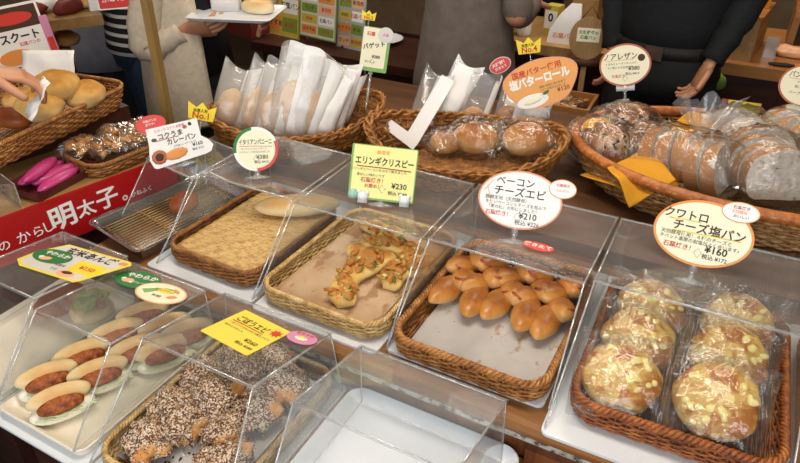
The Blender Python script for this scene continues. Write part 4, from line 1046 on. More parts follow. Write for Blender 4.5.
for s_, size, u, z, bold, rot in (('の', .026, .003, .822, .005, 0), ('か', .030, .042, .824, .005, 0), ('ら', .028, .072, .824, .005, 0), ('し', .030, .094, .826, .005, .1), ('明', .060, .128, .834, .025, .05), ('太', .042, .180, .834, .02, 0), ('子', .054, .230, .838, .02, 0), ('◎', .016, .270, .824, .01, 0), ('かねふく', .014, .312, .824, .012, 0)):
    put_text(b, s_, size, u, z, 0, bold, rot, T=RB)
b.build('white_lettering', M['white_ink'], bd, smooth=False)
CT = .883
# pink packets in a dark tray
M['pink_pack'] = plain('pink_packet', '#c63a7c', .35, var=.15, scale=50, bmp=.2)
M['tray_dark'] = plain('dark_red_tray', '#5a2320', .4, var=.08)
p = sidept(-.075, .155, CT); t = thing('dark_tray', 'low dark red tray holding bright pink packets', 'tray', p, -A13+.30)
b = MB(); b.loft([[(x, y, z) for x, y in rrect(.055+o, .085+o, .01+max(0, o))] for o, z in ((-.006, 0), (0, .020), (.0, .022), (-.004, .020), (-.010, .004))]); b.build('tray_shell', M['tray_dark'], t, angle=40)
for i, (dx, dy, rz, dz, lab) in enumerate([(-.030, .0, .05, .0, 'pink packet along the inner side of the dark tray'), (.002, .01, -.08, .0, 'pink packet in the middle of the dark tray'), (.030, -.006, .10, .0, 'pink packet along the edge nearest the red board'), (-.012, -.012, .30, .017, 'pink packet lying across the top of the others')]):
    b = MB(); blob(b, .017, .060, .012, i, .12, sub=3); q = Vector((dx, dy, .018+dz)); q.rotate(Matrix.Rotation(-A13+.30, 3, 'Z'))
    o = b.build('pink_packet', M['pink_pack']); o.location = p+q; o.rotation_euler = (0, 0, -A13+.30+rz); tag(o, lab, 'packet', 'pink packets in the dark tray')
# clear cover with brown cake
p = sidept(-.075, -.028, CT); t = thing('acrylic_cover', 'small clear cover over a brown loaf beside the pink packets', 'lid', p, -A13)
b = MB()
panel(b, [(-.09, 0), (.09, 0), (.09, .055), (.03, .075), (-.09, .075)], 'X', .062); panel(b, [(-.09, 0), (.09, 0), (.09, .055), (.03, .075), (-.09, .075)], 'X', -.062); b.build('side_panel', [M['acrylic'], M['acrylic_edge']], t, smooth=False)
b = MB(); panel(b, [(-.063, 0), (.063, 0), (.063, .075), (-.063, .075)], 'Y', -.09); panel(b, [(-.063, 0), (.063, 0), (.063, .055), (-.063, .055)], 'Y', .09); b.build('end_panel', [M['acrylic'], M['acrylic_edge']], t, smooth=False)
b = MB(); b.box(-.064, .064, -.092, .03, .075, .0775); b.build('top_panel', M['acrylic'], t, smooth=False)
b = MB(); blob(b, .034, .050, .026, 5, .12, sub=3, flat=-.7, fine=.05); o = b.build('brown_loaf', M['croquette']); o.location = p+Vector((-.01, -.03, .020)); tag(o, 'dark brown loaf under the small clear cover', 'bread')
# dark basket of bagged brown snacks
BK = rect_basket('wicker_basket', 'low dark wicker basket of bagged brown rusks on the side counter', *sidept(-.085, .325, CT), .150, .235, .034, M['wk_dark'], -A13+.10, rows=5)
M['rusk'] = speck('brown_rusk', [(.3, '#6d3b16'), (.5, '#b0722f'), (.7, '#dcae68')], 40, .5, .4)
for i, (n, u, z, r, lab) in enumerate([(-.115, .250, .050, .036, 'bag of brown rusks at the pink packet end of the dark basket'), (-.075, .290, .052, .036, 'bag of brown rusks second along the dark basket'), (-.110, .335, .055, .038, 'bag of golden rusks piled at the middle back'), (-.060, .350, .052, .036, 'bag of glossy rusks facing the red board'), (-.090, .395, .055, .040, 'bag of rusks with a bright crumpled top near the curry sign')]):
    t = thing('rusk_bag', lab, 'bag', sidept(n, u, CT+z-.012), i*1.1, 'bags of rusks in the dark basket'); rng = random.Random(i+3); b = MB()
    for q in range(14): blob(b, .017, .012, .007, q+i, .25, sub=2, T=TR((rng.uniform(-r, r)*.6, rng.uniform(-r, r)*.6, rng.uniform(-.008, .016)), rng.uniform(-.6, .6), rng.uniform(-.6, .6), rng.uniform(0, 6)))
    b.build('rusks', M['rusk'], t); pouch(r*2.3, r*2.5, r*1.3, i+70).build('film_bag', M['film'], t)
# raised basket of round breads
p = sidept(-.40, .24, CT); t = thing('riser_box', 'dark wooden box raising the basket of round breads', 'box', p, -A13)
b = MB(); b.box(-.16, .16, -.20, .20, 0, .055); b.build('box_body', M['wood_dark'], t, smooth=False)
BB = rect_basket('wicker_basket', 'long golden wicker tray basket of round breads, raised on a box', -1.480, .850, CT+.056, .30, .46, .062, M['wk_brown'], .13, rows=9, flare=.02)
M['round_crust'] = baked('floured_round_crust', '#e6c68a', '#d6a860', '#b37c36', 26, .8, .3, 1.2, .3, spec=.12)
for i, (px, py, z, R, lab) in enumerate([(57, 85, 1.040, .054, 'round golden bread resting on top of the pile'), (84, 94, 1.010, .050, 'round golden bread at the outer corner of the raised basket'), (40, 106, 1.010, .055, 'round golden bread at the front rim of the raised basket'), (24, 100, 1.006, .048, 'round golden bread beside the gloved hand')]):
    b = MB(); blob(b, R, R*.94, R*.62, i+90, .09, sub=4, flat=-.8, fine=.03); o = b.build('round_bread', M['round_crust'], attr='bake'); o.location = at(px, py, z); o.rotation_euler = (.1*math.sin(i), .1*math.cos(i*2), i)
    tag(o, lab, 'bread', 'round breads in the raised basket')
b = MB(); g = [[(u*.13-.065, v*.11-.055, .012*noise.noise((u*3, v*3, 2))) for u in [k/10 for k in range(11)]] for v in [k/10 for k in range(11)]]; b.sheet(g, th=.0008)
o = b.build('paper_sheet', M['paper']); o.matrix_world = Matrix.Translation(at(48, 72, 1.03)) @ Matrix.Rotation(.5, 4, 'Z') @ Matrix.Rotation(1.0, 4, 'X'); tag(o, 'white paper sheet standing behind the round breads', 'paper')
b = MB(); blob(b, .05, .035, .022, 4, .1, sub=3, flat=-.7); o = b.build('orange_bun', M['rollc'], attr='bake'); o.location = at(14, 118, .995); tag(o, 'orange brown bun at the near end of the raised basket', 'bread')
# poster on a stem
p = atY(16, 36, 1.16); t = sign('white poster with red bread photo and black lettering at the picture edge', sign_matrix(p, .6, .05, .25), [('card', rbox(.085, .085, .004), 'card_white', 0, .002), ('photo', rbox(.078, .030, .003, 0, .048), 'brown_ink', .002, .0024), ('red_photo', ell(.058, .017, 30, .004, .048), 'sticker_red', .0024, .003), ('bread_photo', ell(.048, .022, 30, -.020, -.058), 'rim_orange', .002, .003), ('red_strip', rbox(.012, .060, .003, .088, -.020), 'sticker_pink', .001, .003), ('red_strip', rbox(.009, .022, .003, .088, -.045), 'sticker_red', .003, .0034)],
   [('カスクート', .030, -.005, -.006, 'black', .03, 0, .95, .0027), ('石窯パンの', .012, .030, -.026, 'pink_ink', .015, 0, 1, .0027)], name='poster')
b = MB(); b.tube([(0, -.08, -.004), (0, -.25, -.10)], .004, 8); b.box(-.004, .004, -.09, -.07, -.006, .0); b.build('stem', M['clip'], t)
# slanting wooden post
b = MB(); p0, p1 = Vector((-1.36, 1.345, 0)), Vector((-1.335, 1.315, 2.7)); q = []
b.box(-.0105, .0105, -.0105, .0105, 0, 2.69); o = b.build('wooden_post', M['post'], smooth=False); o.location = (-1.383, 1.185, 0); o.rotation_euler = (0.0, .016, .2)
tag(o, 'slim square wooden post standing beside the stand, in front of the cardigan', 'post')
TA2 = -math.atan2(.140-.112, .690-.495)
# yellow framed sign lying on the corner tray lid
p = onlid(-1.050, .612, .495, FZ+.024+.140+.0028, TA2, .003)
t = sign('yellow framed sign with black brush lettering lying on the corner lid', flat(p, .10, TA2), [('card', [(-.094, -.040), (-.070, -.056), (.066, -.058), (.074, -.048), (.110, .040), (.100, .050), (-.060, .052), (-.090, .0)], 'card_yellow2', 0, .001), ('face', [(-.085, -.036), (-.066, -.050), (.060, -.052), (.066, -.044), (.100, .036), (.094, .044), (-.055, .046), (-.082, .0)], 'shadowless_grey', .001, .0013), ('gold_patch', rbox(.032, .020, .002, .050, -.010), 'crown_yellow', .0013, .0016), ('green_oval', ell(.044, .026, 30, -.045, -.002), 'deep_green', .0014, .0020), ('face_photo', ell(.020, .011, 24, .030, -.042), 'peach', .0013, .0017)],
  [('玄米あんぎ', .0260, .018, .030, 'black', .03, 0, .95, .0016), ('やわらか', .0150, -.040, .006, 'white_ink', .03, 0, 1, .0024), ('国産米', .0085, -.004, -.022, 'brown_ink', .012, 0, 1, .0016), ('¥150', .0170, .052, -.012, 'sticker_red', .03, 0, 1, .002), ('です', .009, -.004, -.038, 'brown_ink', .012, 0, 1, .0016)], name='lid_sign',
  pics=[('pig_face', .014, .007, .0008, -.050, -.014, .0022, 'peach', .3, 3), ('pig_ear', .006, .004, .0008, -.062, -.012, .0024, 'white_ink', .4, 4), ('hair_doodle', .012, .005, .0008, .030, -.038, .0020, 'brown_ink', .1, 5), ('red_tip', .010, .006, .0008, .094, .036, .0016, 'rim_orange', .1, 6)])
# jar-like dark bun under that lid
b = MB(); blob(b, .040, .055, .026, 6, .12, sub=3, flat=-.7); o = b.build('dark_bun', M['rollc'], attr='bake'); o.location = (-1.135, .615, FZ+.0275); tag(o, 'dark brown bun on the corner tray, below the yellow framed sign', 'bread')
# ------------------------------------------------------------------ people
M['skin'] = plain('skin', '#c98f6c', .5, var=.05, scale=40, sub=.08)
M['hair'] = plain('dark_hair', '#1d1512', .45, var=.05)
M['navy_knit'] = speck('black_ribbed_knit', [(.3, '#0e1012'), (.7, '#1d2023')], 30, .85, .3, stretch=(1, 1, 14))
M['black_cloth'] = plain('black_cloth', '#121215', .8, var=.05)
M['jeans'] = speck('dark_denim', [(.3, '#1e2a3d'), (.7, '#2d3c55')], 60, .8, .2)
M['cardigan'] = speck('cream_knit', [(.3, '#c5b59e'), (.7, '#d8c9b3')], 60, .9, .3)
M['taupe'] = speck('taupe_cloth', [(.3, '#6a5f57'), (.7, '#7d7168')], 20, .85, .15)
M['grey_cloth'] = speck('lavender_grey_cloth', [(.3, '#8e8890'), (.7, '#a39da4')], 20, .85, .15)
M['white_cloth'] = plain('white_cloth', '#dedfe3', .8, var=.03, scale=15)
M['pale_grey'] = plain('pale_grey_cloth', '#9a9794', .85, var=.05)
m, nt, out = nm('striped_knit'); tc = nt.nodes.new('ShaderNodeTexCoord'); sp_ = nt.nodes.new('ShaderNodeSeparateXYZ'); nt.links.new(tc.outputs['Object'], sp_.inputs[0])
wv = math_(nt, 'FRACT', math_(nt, 'MULTIPLY', sp_.outputs[2], 30.0)); bsdf(nt, out, ramp(nt, math_(nt, 'GREATER_THAN', wv, .62), [(0, '#15151a'), (1, '#d9d4cb')]), .85); M['stripes'] = m
def skin_geo(nodes, edges, root):
    # nodes: name -> (point, radius); grows one continuous tapering surface
    names = list(nodes); idx = {n: i for i, n in enumerate(names)}
    me = bpy.data.meshes.new('figure'); me.from_pydata([tuple(nodes[n][0]) for n in names], [(idx[a], idx[b]) for a, b in edges], [])
    o = bpy.data.objects.new('figure', me); C.objects.link(o)
    md = o.modifiers.new('s', 'SKIN'); md.use_smooth_shade = True; md.branch_smoothing = .6
    if not me.skin_vertices: 
        bpy.context.view_layer.objects.active = o; bpy.ops.mesh.customdata_skin_add()
    for n in names:
        r = nodes[n][1]; me.skin_vertices[0].data[idx[n]].radius = (r, r) if not isinstance(r, tuple) else r
        me.skin_vertices[0].data[idx[n]].use_root = (n == root)
    o.modifiers.new('d', 'SUBSURF').levels = 2; o.modifiers['d'].render_levels = 2
    bpy.context.view_layer.update(); dg = bpy.context.evaluated_depsgraph_get()
    m2 = bpy.data.meshes.new_from_object(o.evaluated_get(dg))
    r = ([v.co.copy() for v in m2.vertices], [list(p.vertices) for p in m2.polygons])
    bpy.data.objects.remove(o); bpy.data.meshes.remove(me); bpy.data.meshes.remove(m2)
    return r
def hand(mb, w, d, n, side, curl=.5, s=.92):
    # w wrist, d finger direction, n palm normal (fingers curl towards it), side +1/-1 where the thumb is
    w, d, n = Vector(w), Vector(d).normalized(), Vector(n); n = (n-d*n.dot(d)).normalized(); x = d.cross(n)*side
    rings = []
    for f, a, b_ in ((-.02, .024, .018), (.015, .028, .017), (.045, .037, .015), (.075, .040, .0135), (.088, .036, .011)):
        rings.append([w+d*f*s+x*math.cos(q)*a*s+n*math.sin(q)*b_*s for q in [2*PI*k/14 for k in range(14)]])
    mb.loft(rings)
    for off, L, r, c in ((.029, .070, .0088, 1.0), (.010, .079, .0090, 1.05), (-.010, .073, .0086, 1.1), (-.028, .056, .0078, 1.2)):
        p = w+d*.078*s+x*off*s; dr = (d+x*off*2.2).normalized(); pts = [p-dr*.012, p]; rs = [r*s, r*s*1.05]
        for k, fr in enumerate((.45, .31, .24)):
            a = curl*c*(.75 if k == 0 else 1.0); R = Matrix.Rotation(a, 3, dr.cross(n)); dr = (R @ dr).normalized()
            for h in (.5, 1): p2 = p+dr*L*fr*s*h; pts.append(p2); rs.append(r*s*(1-.10*k-.06*h))
            p = pts[-1]
        pts.append(p+dr*.004); rs.append(r*s*.45); mb.tube(pts, rs, 8)
    dr = (d*.75+x*.75+n*.35).normalized(); p = w+d*.022*s+x*.022*s; pts = [p-dr*.012, p]; rs = [.012*s, .0125*s]
    for k, L in enumerate((.034, .028, .022)):
        p = p+dr*L*s; pts.append(p); rs.append((.0108-.001*k)*s); dr = (dr+d*.25+n*.25*curl).normalized()
    pts.append(p+dr*.005); rs.append(.005*s); mb.tube(pts, rs, 8)
def person(label, loc, rz, H, clothes, armL, armR, hands, lean=0.0, group=None, hairlong=False, girth=1.0):
    # facing local +y; armL / armR: (elbow, wrist) in local metres; L is the local -x side
    t = thing('person', label, 'person', loc, rz, group); k = H/1.7; V = lambda x, y, z: Vector((x*k, (y+lean*max(0, z-.9))*k, z*k))
    N = {'pelvis': (V(0, 0, .93), .128*girth*k), 'waist': (V(0, .005, 1.06), .115*girth*k), 'chest': (V(0, .0, 1.24), .128*girth*k), 'top': (V(0, -.005, 1.37), .088*k), 'neck': (V(0, .005, 1.46), .050*k), 'jaw': (V(0, .035, 1.535), .062*k), 'head': (V(0, .022, 1.60), .082*k), 'crown': (V(0, .010, 1.66), .062*k)}
    E = [('pelvis', 'waist'), ('waist', 'chest'), ('chest', 'top'), ('top', 'neck'), ('neck', 'jaw'), ('jaw', 'head'), ('head', 'crown')]
    for s, S in ((-1, 'L'), (1, 'R')):
        el, wr = armL if s < 0 else armR
        N['sh'+S] = (V(s*.165, -.005, 1.375), .056*k); N['el'+S] = (Vector(el), .040*k); N['wr'+S] = (Vector(wr), .026*k)
        mid = (N['sh'+S][0]*.5+N['el'+S][0]*.5); N['ua'+S] = (mid, .047*k); N['fa'+S] = (N['el'+S][0]*.62+N['wr'+S][0]*.38, .039*k)
        N['hip'+S] = (V(s*.085, 0, .86), .092*k); N['kn'+S] = (V(s*.095, .012, .49), .056*k); N['cf'+S] = (V(s*.10, -.012, .34), .054*k); N['an'+S] = (V(s*.105, -.02, .085), .036*k); N['to'+S] = (V(s*.125, .13, .035), .032*k)
        E += [('top', 'sh'+S), ('sh'+S, 'ua'+S), ('ua'+S, 'el'+S), ('el'+S, 'fa'+S), ('fa'+S, 'wr'+S), ('pelvis', 'hip'+S), ('hip'+S, 'kn'+S), ('kn'+S, 'cf'+S), ('cf'+S, 'an'+S), ('an'+S, 'to'+S)]
    b = MB(); vs, fs = skin_geo(N, E, 'pelvis'); b.add(vs, fs)
    hd = N['head'][0]
    blob(b, .011*k, .016*k, .020*k, 1, .02, sub=2, T=TR(hd+Vector((0, .088, -.015))*k))
    for s in (-1, 1): blob(b, .010*k, .016*k, .030*k, 2, .05, sub=2, T=TR(hd+Vector((s*.083, -.005, -.012))*k))
    for S, (d, n, side, curl) in hands.items(): hand(b, N['wr'+S][0], d, n, side, curl)
    b.build('body', M['skin'], t)
    b = MB()
    for s in (-1, 1): blob(b, .011*k, .006*k, .006*k, 1, .0, sub=2, T=TR(hd+Vector((s*.031, .080, .008))*k))
    b.build('eyes', M['black'], t)
    b = MB(); blob(b, .022*k, .006*k, .006*k, 1, .0, sub=2, T=TR(hd+Vector((0, .078, -.055))*k)); b.build('mouth', M['rim_brown'], t)
    b = MB(); vs, fs = ICO[4]; o = Vector((0, -.012, .018))*k+hd
    b.add([o+Vector((p.x*.094, p.y*.104, p.z*.105))*k*(1+.02*noise.noise(p*6)) if (p.y < .45 or p.z > .35) and p.z > (-.9 if hairlong or p.y < 0 else .1) else o+Vector((p.x*.06, p.y*.06, p.z*.06))*k for p in vs], fs); b.build('hair', M['hair'], t)
    for c_ in clothes:
        nme, mat, kind = c_[:3]; b = MB()
        def ring(z, rx, ry, y0=0): return [(rx*k*math.cos(a)*(1+.012*math.sin(a*9+z*20)), (ry*math.sin(a)*(1+.012*math.sin(a*7+z*13))+y0+lean*max(0, z-.9))*k, z*k) for a in [2*PI*i/36 for i in range(36)]]
        g = girth
        if kind == 'legs':
            b.loft([ring(.80, .155*g, .125*g), ring(.88, .172*g, .138*g), ring(.95, .160*g, .130*g), ring(1.02, .145*g, .118*g)])
            for s in (-1, 1): b.tube([V(s*.080, 0, .90), V(s*.088, .004, .78), V(s*.092, .014, .52), V(s*.098, .0, .34), V(s*.104, -.012, .09)], [.088*k*g, .098*k*g, .072*k, .066*k, .060*k], 16)
        else:
            z0 = c_[3]; fl = c_[4] if len(c_) > 4 else 0; rr = []
            base = [(.60, .205, .175), (.80, .190, .155), (.92, .172, .140), (1.05, .152*g, .125*g), (1.20, .168*g, .135*g), (1.32, .178*g, .118*g), (1.40, .150, .088), (1.445, .075, .065)]
            def at_z(z):
                for (za, a0, b0), (zb, a1, b1) in zip(base, base[1:]):
                    if z <= zb: f = (z-za)/(zb-za); return a0+(a1-a0)*f, b0+(b1-b0)*f
            for z in [z0]+[q[0] for q in base if q[0] > z0+.02]: rr.append(ring(z, *[q+fl*max(0, 1.05-z) for q in at_z(z)]))
            if kind in ('top', 'vest'): b.loft(rr, cap0=True)
            for s, S in ((-1, 'L'), (1, 'R')) if kind != 'vest' else ():
                sh, el, wr = N['sh'+S][0], N['el'+S][0], N['wr'+S][0]; pts = []; rs = []
                for q in range(17):
                    f = q/16
                    p = sh.lerp(el, f*2) if f < .5 else el.lerp(wr, f*2-1)
                    if .34 < f < .66: h = (f-.34)/.32; p = sh.lerp(el, .68).lerp(el, h).lerp(el.lerp(wr, h*.32) if h > 0 else el, h)
                    pts.append(p); rs.append((.066-.030*f+.004*math.sin(f*40))*k)
                b.tube([N['top'][0].lerp(sh, .45)]+pts[:-1]+[pts[-1].lerp(pts[-2], .3)], [.07*k]+rs, 14)
        b.build(nme, M[mat], t)
    b = MB()
    for s in (-1, 1): blob(b, .050*k, .135*k, .042*k, 3, .03, sub=3, flat=-.8, T=TR(V(s*.118, .055, .042)))
    b.build('shoes', M['black'], t)
    return t, k
TOP = ('pelvis', 'waist', 'chest', 'top', 'sh', 'ua', 'el', 'fa'); TOPW = TOP+('wr',); LEG = ('pelvis', 'hip', 'kn', 'cf', 'an')
# man in black, facing us, hand hanging
LX = lambda t_, p: t_.matrix_world.inverted() @ Vector(p)
def loc_of(base, rz, p): 
    q = Vector(p)-Vector(base); q.rotate(Matrix.Rotation(-rz, 3, 'Z')); return q
base = (-.25, 2.33, 0); rz = PI-.15
L = lambda *p: loc_of(base, rz, p)
man, k = person('person in a black ribbed sweater with a black belt, one arm hanging', base, rz, 1.66, [('trousers', 'black_cloth', 'legs'), ('sweater', 'navy_knit', 'top', .965)],
   (L(-.035, 2.29, 1.12), L(-.105, 2.20, .93)), (L(-.455, 2.38, 1.12), L(-.42, 2.30, .90)), {'L': (L(-.150, 2.16, .78)-L(-.105, 2.20, .93), L(-.3, 2.1, .90)-L(-.12, 2.20, .90), -1, .45), 'R': ((0, .1, -1), (1, 0, 0), 1, .4)}, girth=1.08)
b = MB(); rings = [[(.176*k*math.cos(q), .144*k*math.sin(q), z) for q in [2*PI*i/32 for i in range(32)]] for z in (.945*k, .985*k)]; b.loft(rings); b.build('belt', M['black'], man)
b = MB(); b.box(-.028, .028, .142*k, .152*k, .942*k, .988*k); b.build('belt_buckle', M['steel'], man, smooth=False)
# taupe coat, seen from behind
base = (-.90, 2.16, 0); rz = .3; L = lambda *p: loc_of(base, rz, p)
pp, k = person('person in a long taupe coat with back turned, arm bent at the side', base, rz, 1.66, [('trousers', 'black_cloth', 'legs'), ('coat', 'taupe', 'top', .58)], (L(-1.17, 2.18, 1.10), L(-1.0, 2.38, 1.05)), (L(-.70, 2.08, 1.02), L(-.72, 2.30, 1.02)), {'L': ((0, 1, 0), (0, 0, -1), 1, .4), 'R': ((0, 1, 0), (0, 0, -1), -1, .4)})
# woman in cream cardigan with a white tray
base = (-1.69, 1.63, 0); rz = -1.0; L = lambda *p: loc_of(base, rz, p)
wo, k = person('person in a cream cardigan over black clothes, holding a white tray of bread', base, rz, 1.60, [('black_trousers', 'black_cloth', 'legs'), ('black_top', 'black_cloth', 'vest', .90), ('sleeves', 'cardigan', 'sleeves', .9)], (L(-1.62, 1.98, 1.05), L(-1.46, 1.74, 1.035)), (L(-1.705, 1.42, .93), L(-1.58, 1.50, 1.01)),
   {'R': (L(-1.44, 1.57, 1.03)-L(-1.58, 1.50, 1.01), L(-1.56, 1.70, 1.15)-L(-1.58, 1.50, 1.01), -1, .35), 'L': (L(-1.36, 1.66, 1.03)-L(-1.46, 1.74, 1.035), L(-1.46, 1.60, 1.05)-L(-1.46, 1.74, 1.035), 1, .35)}, hairlong=True)
b = MB(); g = []
for z, r, q in ((1.42, .125, .085), (1.38, .165, .11), (1.28, .184, .138), (1.12, .178, .148), (.98, .180, .155), (.86, .190, .165), (.745, .198, .172), (.735, .196, .170)):
    g.append([(r*math.cos(a), q*math.sin(a)-.005, z*k) for a in [PI*.84+PI*1.32*i/40 for i in range(41)]])
b.sheet(g, th=.008); b.build('cardigan_back', M['cardigan'], wo)
p = Vector((-1.44, 1.60, 1.05)); t = thing('serving_plate', 'white tray with bread and a paper bag held by the person in the cardigan', 'tray', p, .35)
b = MB(); b.loft([[(x, y, z) for x, y in rrect(.135+o, .10+o, .02+max(0, o))] for o, z in ((-.01, 0), (0, .010), (-.003, .012), (-.014, .004))]); b.build('tray_shell', M['white_tray'], t, angle=40)
b = MB(); blob(b, .060, .036, .026, 3, .08, sub=3, flat=-.6); o = b.build('golden_bun', M['bun'], attr='bake'); o.location = p+Vector((.05, .04, .022)); tag(o, 'golden bun on the white tray held by the cardigan person', 'bread')
b = MB(); b.loft([[(x*s_, y*s_, z) for x, y in rrect(.045, .025, .008)] for s_, z in ((1, 0), (1, .06), (.8, .11))]); o = b.build('paper_bag', M['paper']); o.location = p+Vector((-.06, .02, .0055)); o.rotation_euler = (0, .0, .5); tag(o, 'small white paper bag on the held white tray', 'bag')
# striped sweater and jeans
base = (-2.10, 1.78, 0); rz = -.5; L = lambda *p: loc_of(base, rz, p)
person('person in a black and white striped sweater and dark jeans behind the post', base, rz, 1.62, [('jeans', 'jeans', 'legs'), ('striped_sweater', 'stripes', 'top', .86)], (L(-2.27, 1.90, 1.08), L(-2.10, 2.08, 1.0)), (L(-1.94, 1.66, 1.05), L(-1.90, 1.92, 1.02)), {'L': ((0, 1, 0), (0, 0, -1), 1, .4), 'R': ((0, 1, 0), (0, 0, -1), -1, .4)}, hairlong=True)
# grey shirt
base = (-2.52, 1.90, 0); rz = .1; L = lambda *p: loc_of(base, rz, p)
pg, k = person('person in a long lavender grey shirt and black trousers by the bread rack', base, rz, 1.60, [('trousers', 'black_cloth', 'legs'), ('shirt', 'grey_cloth', 'top', .70)], (L(-2.74, 1.96, 1.05), L(-2.70, 2.16, .98)), (L(-2.32, 1.98, 1.05), L(-2.36, 2.18, 1.0)), {'L': ((0, 1, 0), (0, 0, -1), 1, .4), 'R': ((0, 1, 0), (0, 0, -1), -1, .4)})
# worker reaching in from beyond the frame
base = (-1.74, .25, 0); rz = -.55; L = lambda *p: loc_of(base, rz, p)
wk, k = person('person in white sleeves reaching over the raised bread basket', base, rz, 1.66, [('trousers', 'black_cloth', 'legs'), ('white_coat', 'white_cloth', 'top', .80)], (L(-1.88, .52, 1.10), L(-1.62, .66, 1.16)), (L(-1.48, .50, 1.16), L(-1.365, .735, 1.130)), {'R': (L(-1.300, .835, 1.10)-L(-1.365, .735, 1.130), Vector((0, 0, -1)), -1, .55), 'L': (L(-1.50, .76, 1.15)-L(-1.62, .66, 1.16), Vector((0, 0, -1)), 1, .5)})
b = MB(); g = [[(u*.06-.03, v*.09-.045, .012*noise.noise((u*3, v*3, 7))) for u in [i/8 for i in range(9)]] for v in [i/8 for i in range(9)]]; b.sheet(g, th=.0008)
o = b.build('paper_sheet', M['paper']); o.matrix_world = Matrix.Translation((-1.305, .80, 1.065)) @ Matrix.Rotation(-.4, 4, 'Z') @ Matrix.Rotation(.9, 4, 'X'); tag(o, 'crumpled white paper held in the reaching hand', 'paper')
# person leaning over the back counter
base = (-1.02, 3.22, 0); rz = PI+.3; L = lambda *p: loc_of(base, rz, p)
person('person in a pale grey top and dark apron behind the middle counter', base, rz, 1.60, [('trousers', 'black_cloth', 'legs'), ('grey_top', 'pale_grey', 'top', .98)], (L(-.78, 3.14, 1.08), L(-.80, 2.99, 1.0)), (L(-1.26, 3.14, 1.08), L(-1.16, 2.98, 1.0)), {'L': ((0, 1, 0), (0, 0, -1), 1, .4), 'R': ((0, 1, 0), (0, 0, -1), -1, .4)})
# ------------------------------------------------------------------ back of the shop
M['orange_cloth'] = plain('orange_cloth', '#e08a1e', .8, var=.05)
M['dark_red'] = plain('dark_red_card', '#7a2620', .6, var=.2, scale=60)
M['poster_yellow'] = plain('poster_yellow', '#cdb64a', .6, var=.05); M['poster_green'] = plain('poster_green', '#7e9a3c', .6, var=.05)
M['poster_paper'] = plain('poster_paper', '#d6d3c2', .6, var=.05); M['poster_blue'] = plain('poster_grey', '#aeb3b8', .6, var=.05)
def counter(name, label, x0, x1, y0, y1, z, mt='wood_light', front='wood_dark'):
    t = thing(name, label, 'counter', ((x0+x1)/2, (y0+y1)/2, 0)); a, d = (x1-x0)/2, (y1-y0)/2
    MB().box(-a, a, -d, d, z-.04, z).build('counter_top', M[mt], t, smooth=False)
    MB().box(-a+.03, a-.03, -d+.04, d-.02, .06, z-.04).build('cabinet_body', M[front], t, smooth=False)
    MB().box(-a+.05, a-.05, -d+.08, d-.04, 0, .06).build('kick_base', M['black'], t, smooth=False)
    n = int((x1-x0)/.22); b = MB()
    for i in range(n+1): b.box(-a+.04+(2*a-.10)*i/n, -a+.06+(2*a-.10)*i/n, -d+.032, -d+.042, .08, z-.05)
    b.build('front_slats', M[front], t, smooth=False)
    return t
# right hand wooden counter with an upper shelf
t = counter('wooden_counter', 'long wooden counter behind the person in black, with dark panelled front', -.14, 1.5, 2.48, 3.05, .86)
b = MB(); b.box(-.62, .80, .02, .28, .0, .02); 
t2 = thing('counter_shelf', 'raised wooden shelf standing on the back counter', 'shelf', (.70, 2.72, .86))
MB().box(-.60, .75, -.02, .26, .12, .145).build('shelf_board', M['wood_light'], t2, smooth=False)
for x in (-.60, .73): MB().box(x, x+.022, .0, .25, 0, .12).build('shelf_side', M['wood_light'], t2, smooth=False)
MB().box(-.58, .73, .235, .25, 0, .12).build('shelf_back', M['wood_dark'], t2, smooth=False)
t = thing('wooden_box', 'upright wooden box on the counter beside the person in black', 'box', (-.055, 2.66, .86), -.1)
MB().box(-.07, .07, -.13, .13, 0, .14).build('box_body', M['wood_tan'], t, smooth=False); MB().box(-.075, .075, -.135, .135, .14, .15).build('box_lid', M['wood_light'], t, smooth=False)
p = Vector((-.05, 2.68, 1.011)); b = MB(); b.box(-.065, .065, -.012, .012, 0, .26); b.box(-.065, .065, .012, .02, 0, .2); o = b.build('orange_banner', M['orange_cloth'], smooth=False); o.location = p; tag(o, 'orange cloth banner standing on the wooden box by the person in black', 'banner', 'orange cloth banners')
b = MB(); b.box(-.020, .020, -.006, .006, 0, .075); o = b.build('card_holder', M['acrylic_edge'], smooth=False); o.location = (.055, 2.60, .86); tag(o, 'small clear card holder standing on the back counter', 'holder')
t = thing('paper_napkins', 'crumpled pinkish napkins on the back counter', 'napkin', (.13, 2.66, .878)); b = MB(); blob(b, .060, .035, .020, 3, .4, 2.5, sub=3); b.build('napkin_pile', M['peach'], t)
t = thing('orange_scissors', 'dark and orange handled scissors lying on the counter', 'scissors', (.14, 2.53, .86), .1)
b = MB(); b.tube([(.0, 0, .006), (.04, .012, .008), (.075, .01, .008), (.075, -.012, .008), (.04, -.014, .008), (0, 0, .006)], .006, 8); b.build('handle', M['orange_cloth'], t); b = MB(); blob(b, .045, .014, .006, 1, .1, sub=2, T=TR((-.04, 0, .006))); b.build('blade', M['black'], t)
t = thing('cup_bowl', 'white bowl with a red rim on the raised shelf', 'bowl', (.17, 2.80, 1.0055)); b = MB(); b.lathe([(.03, 0), (.055, .03), (.062, .055), (.058, .054), (.03, .006)], 24); b.build('bowl_body', M['white_tray'], t); b = MB(); b.lathe([(.0605, .040), (.064, .056), (.060, .058)], 24); b.build('red_rim', M['sticker_red'], t)
t = thing('cloth_heap', 'white cloth heap with a dark patch on the raised shelf', 'cloth', (.37, 2.82, 1.018)); b = MB(); blob(b, .07, .04, .03, 7, .35, 2.2, sub=3); b.build('cloth_body', M['paper'], t); b = MB(); blob(b, .025, .018, .014, 7, .2, sub=2, T=TR((0, -.028, .012))); b.build('dark_patch', M['black'], t)
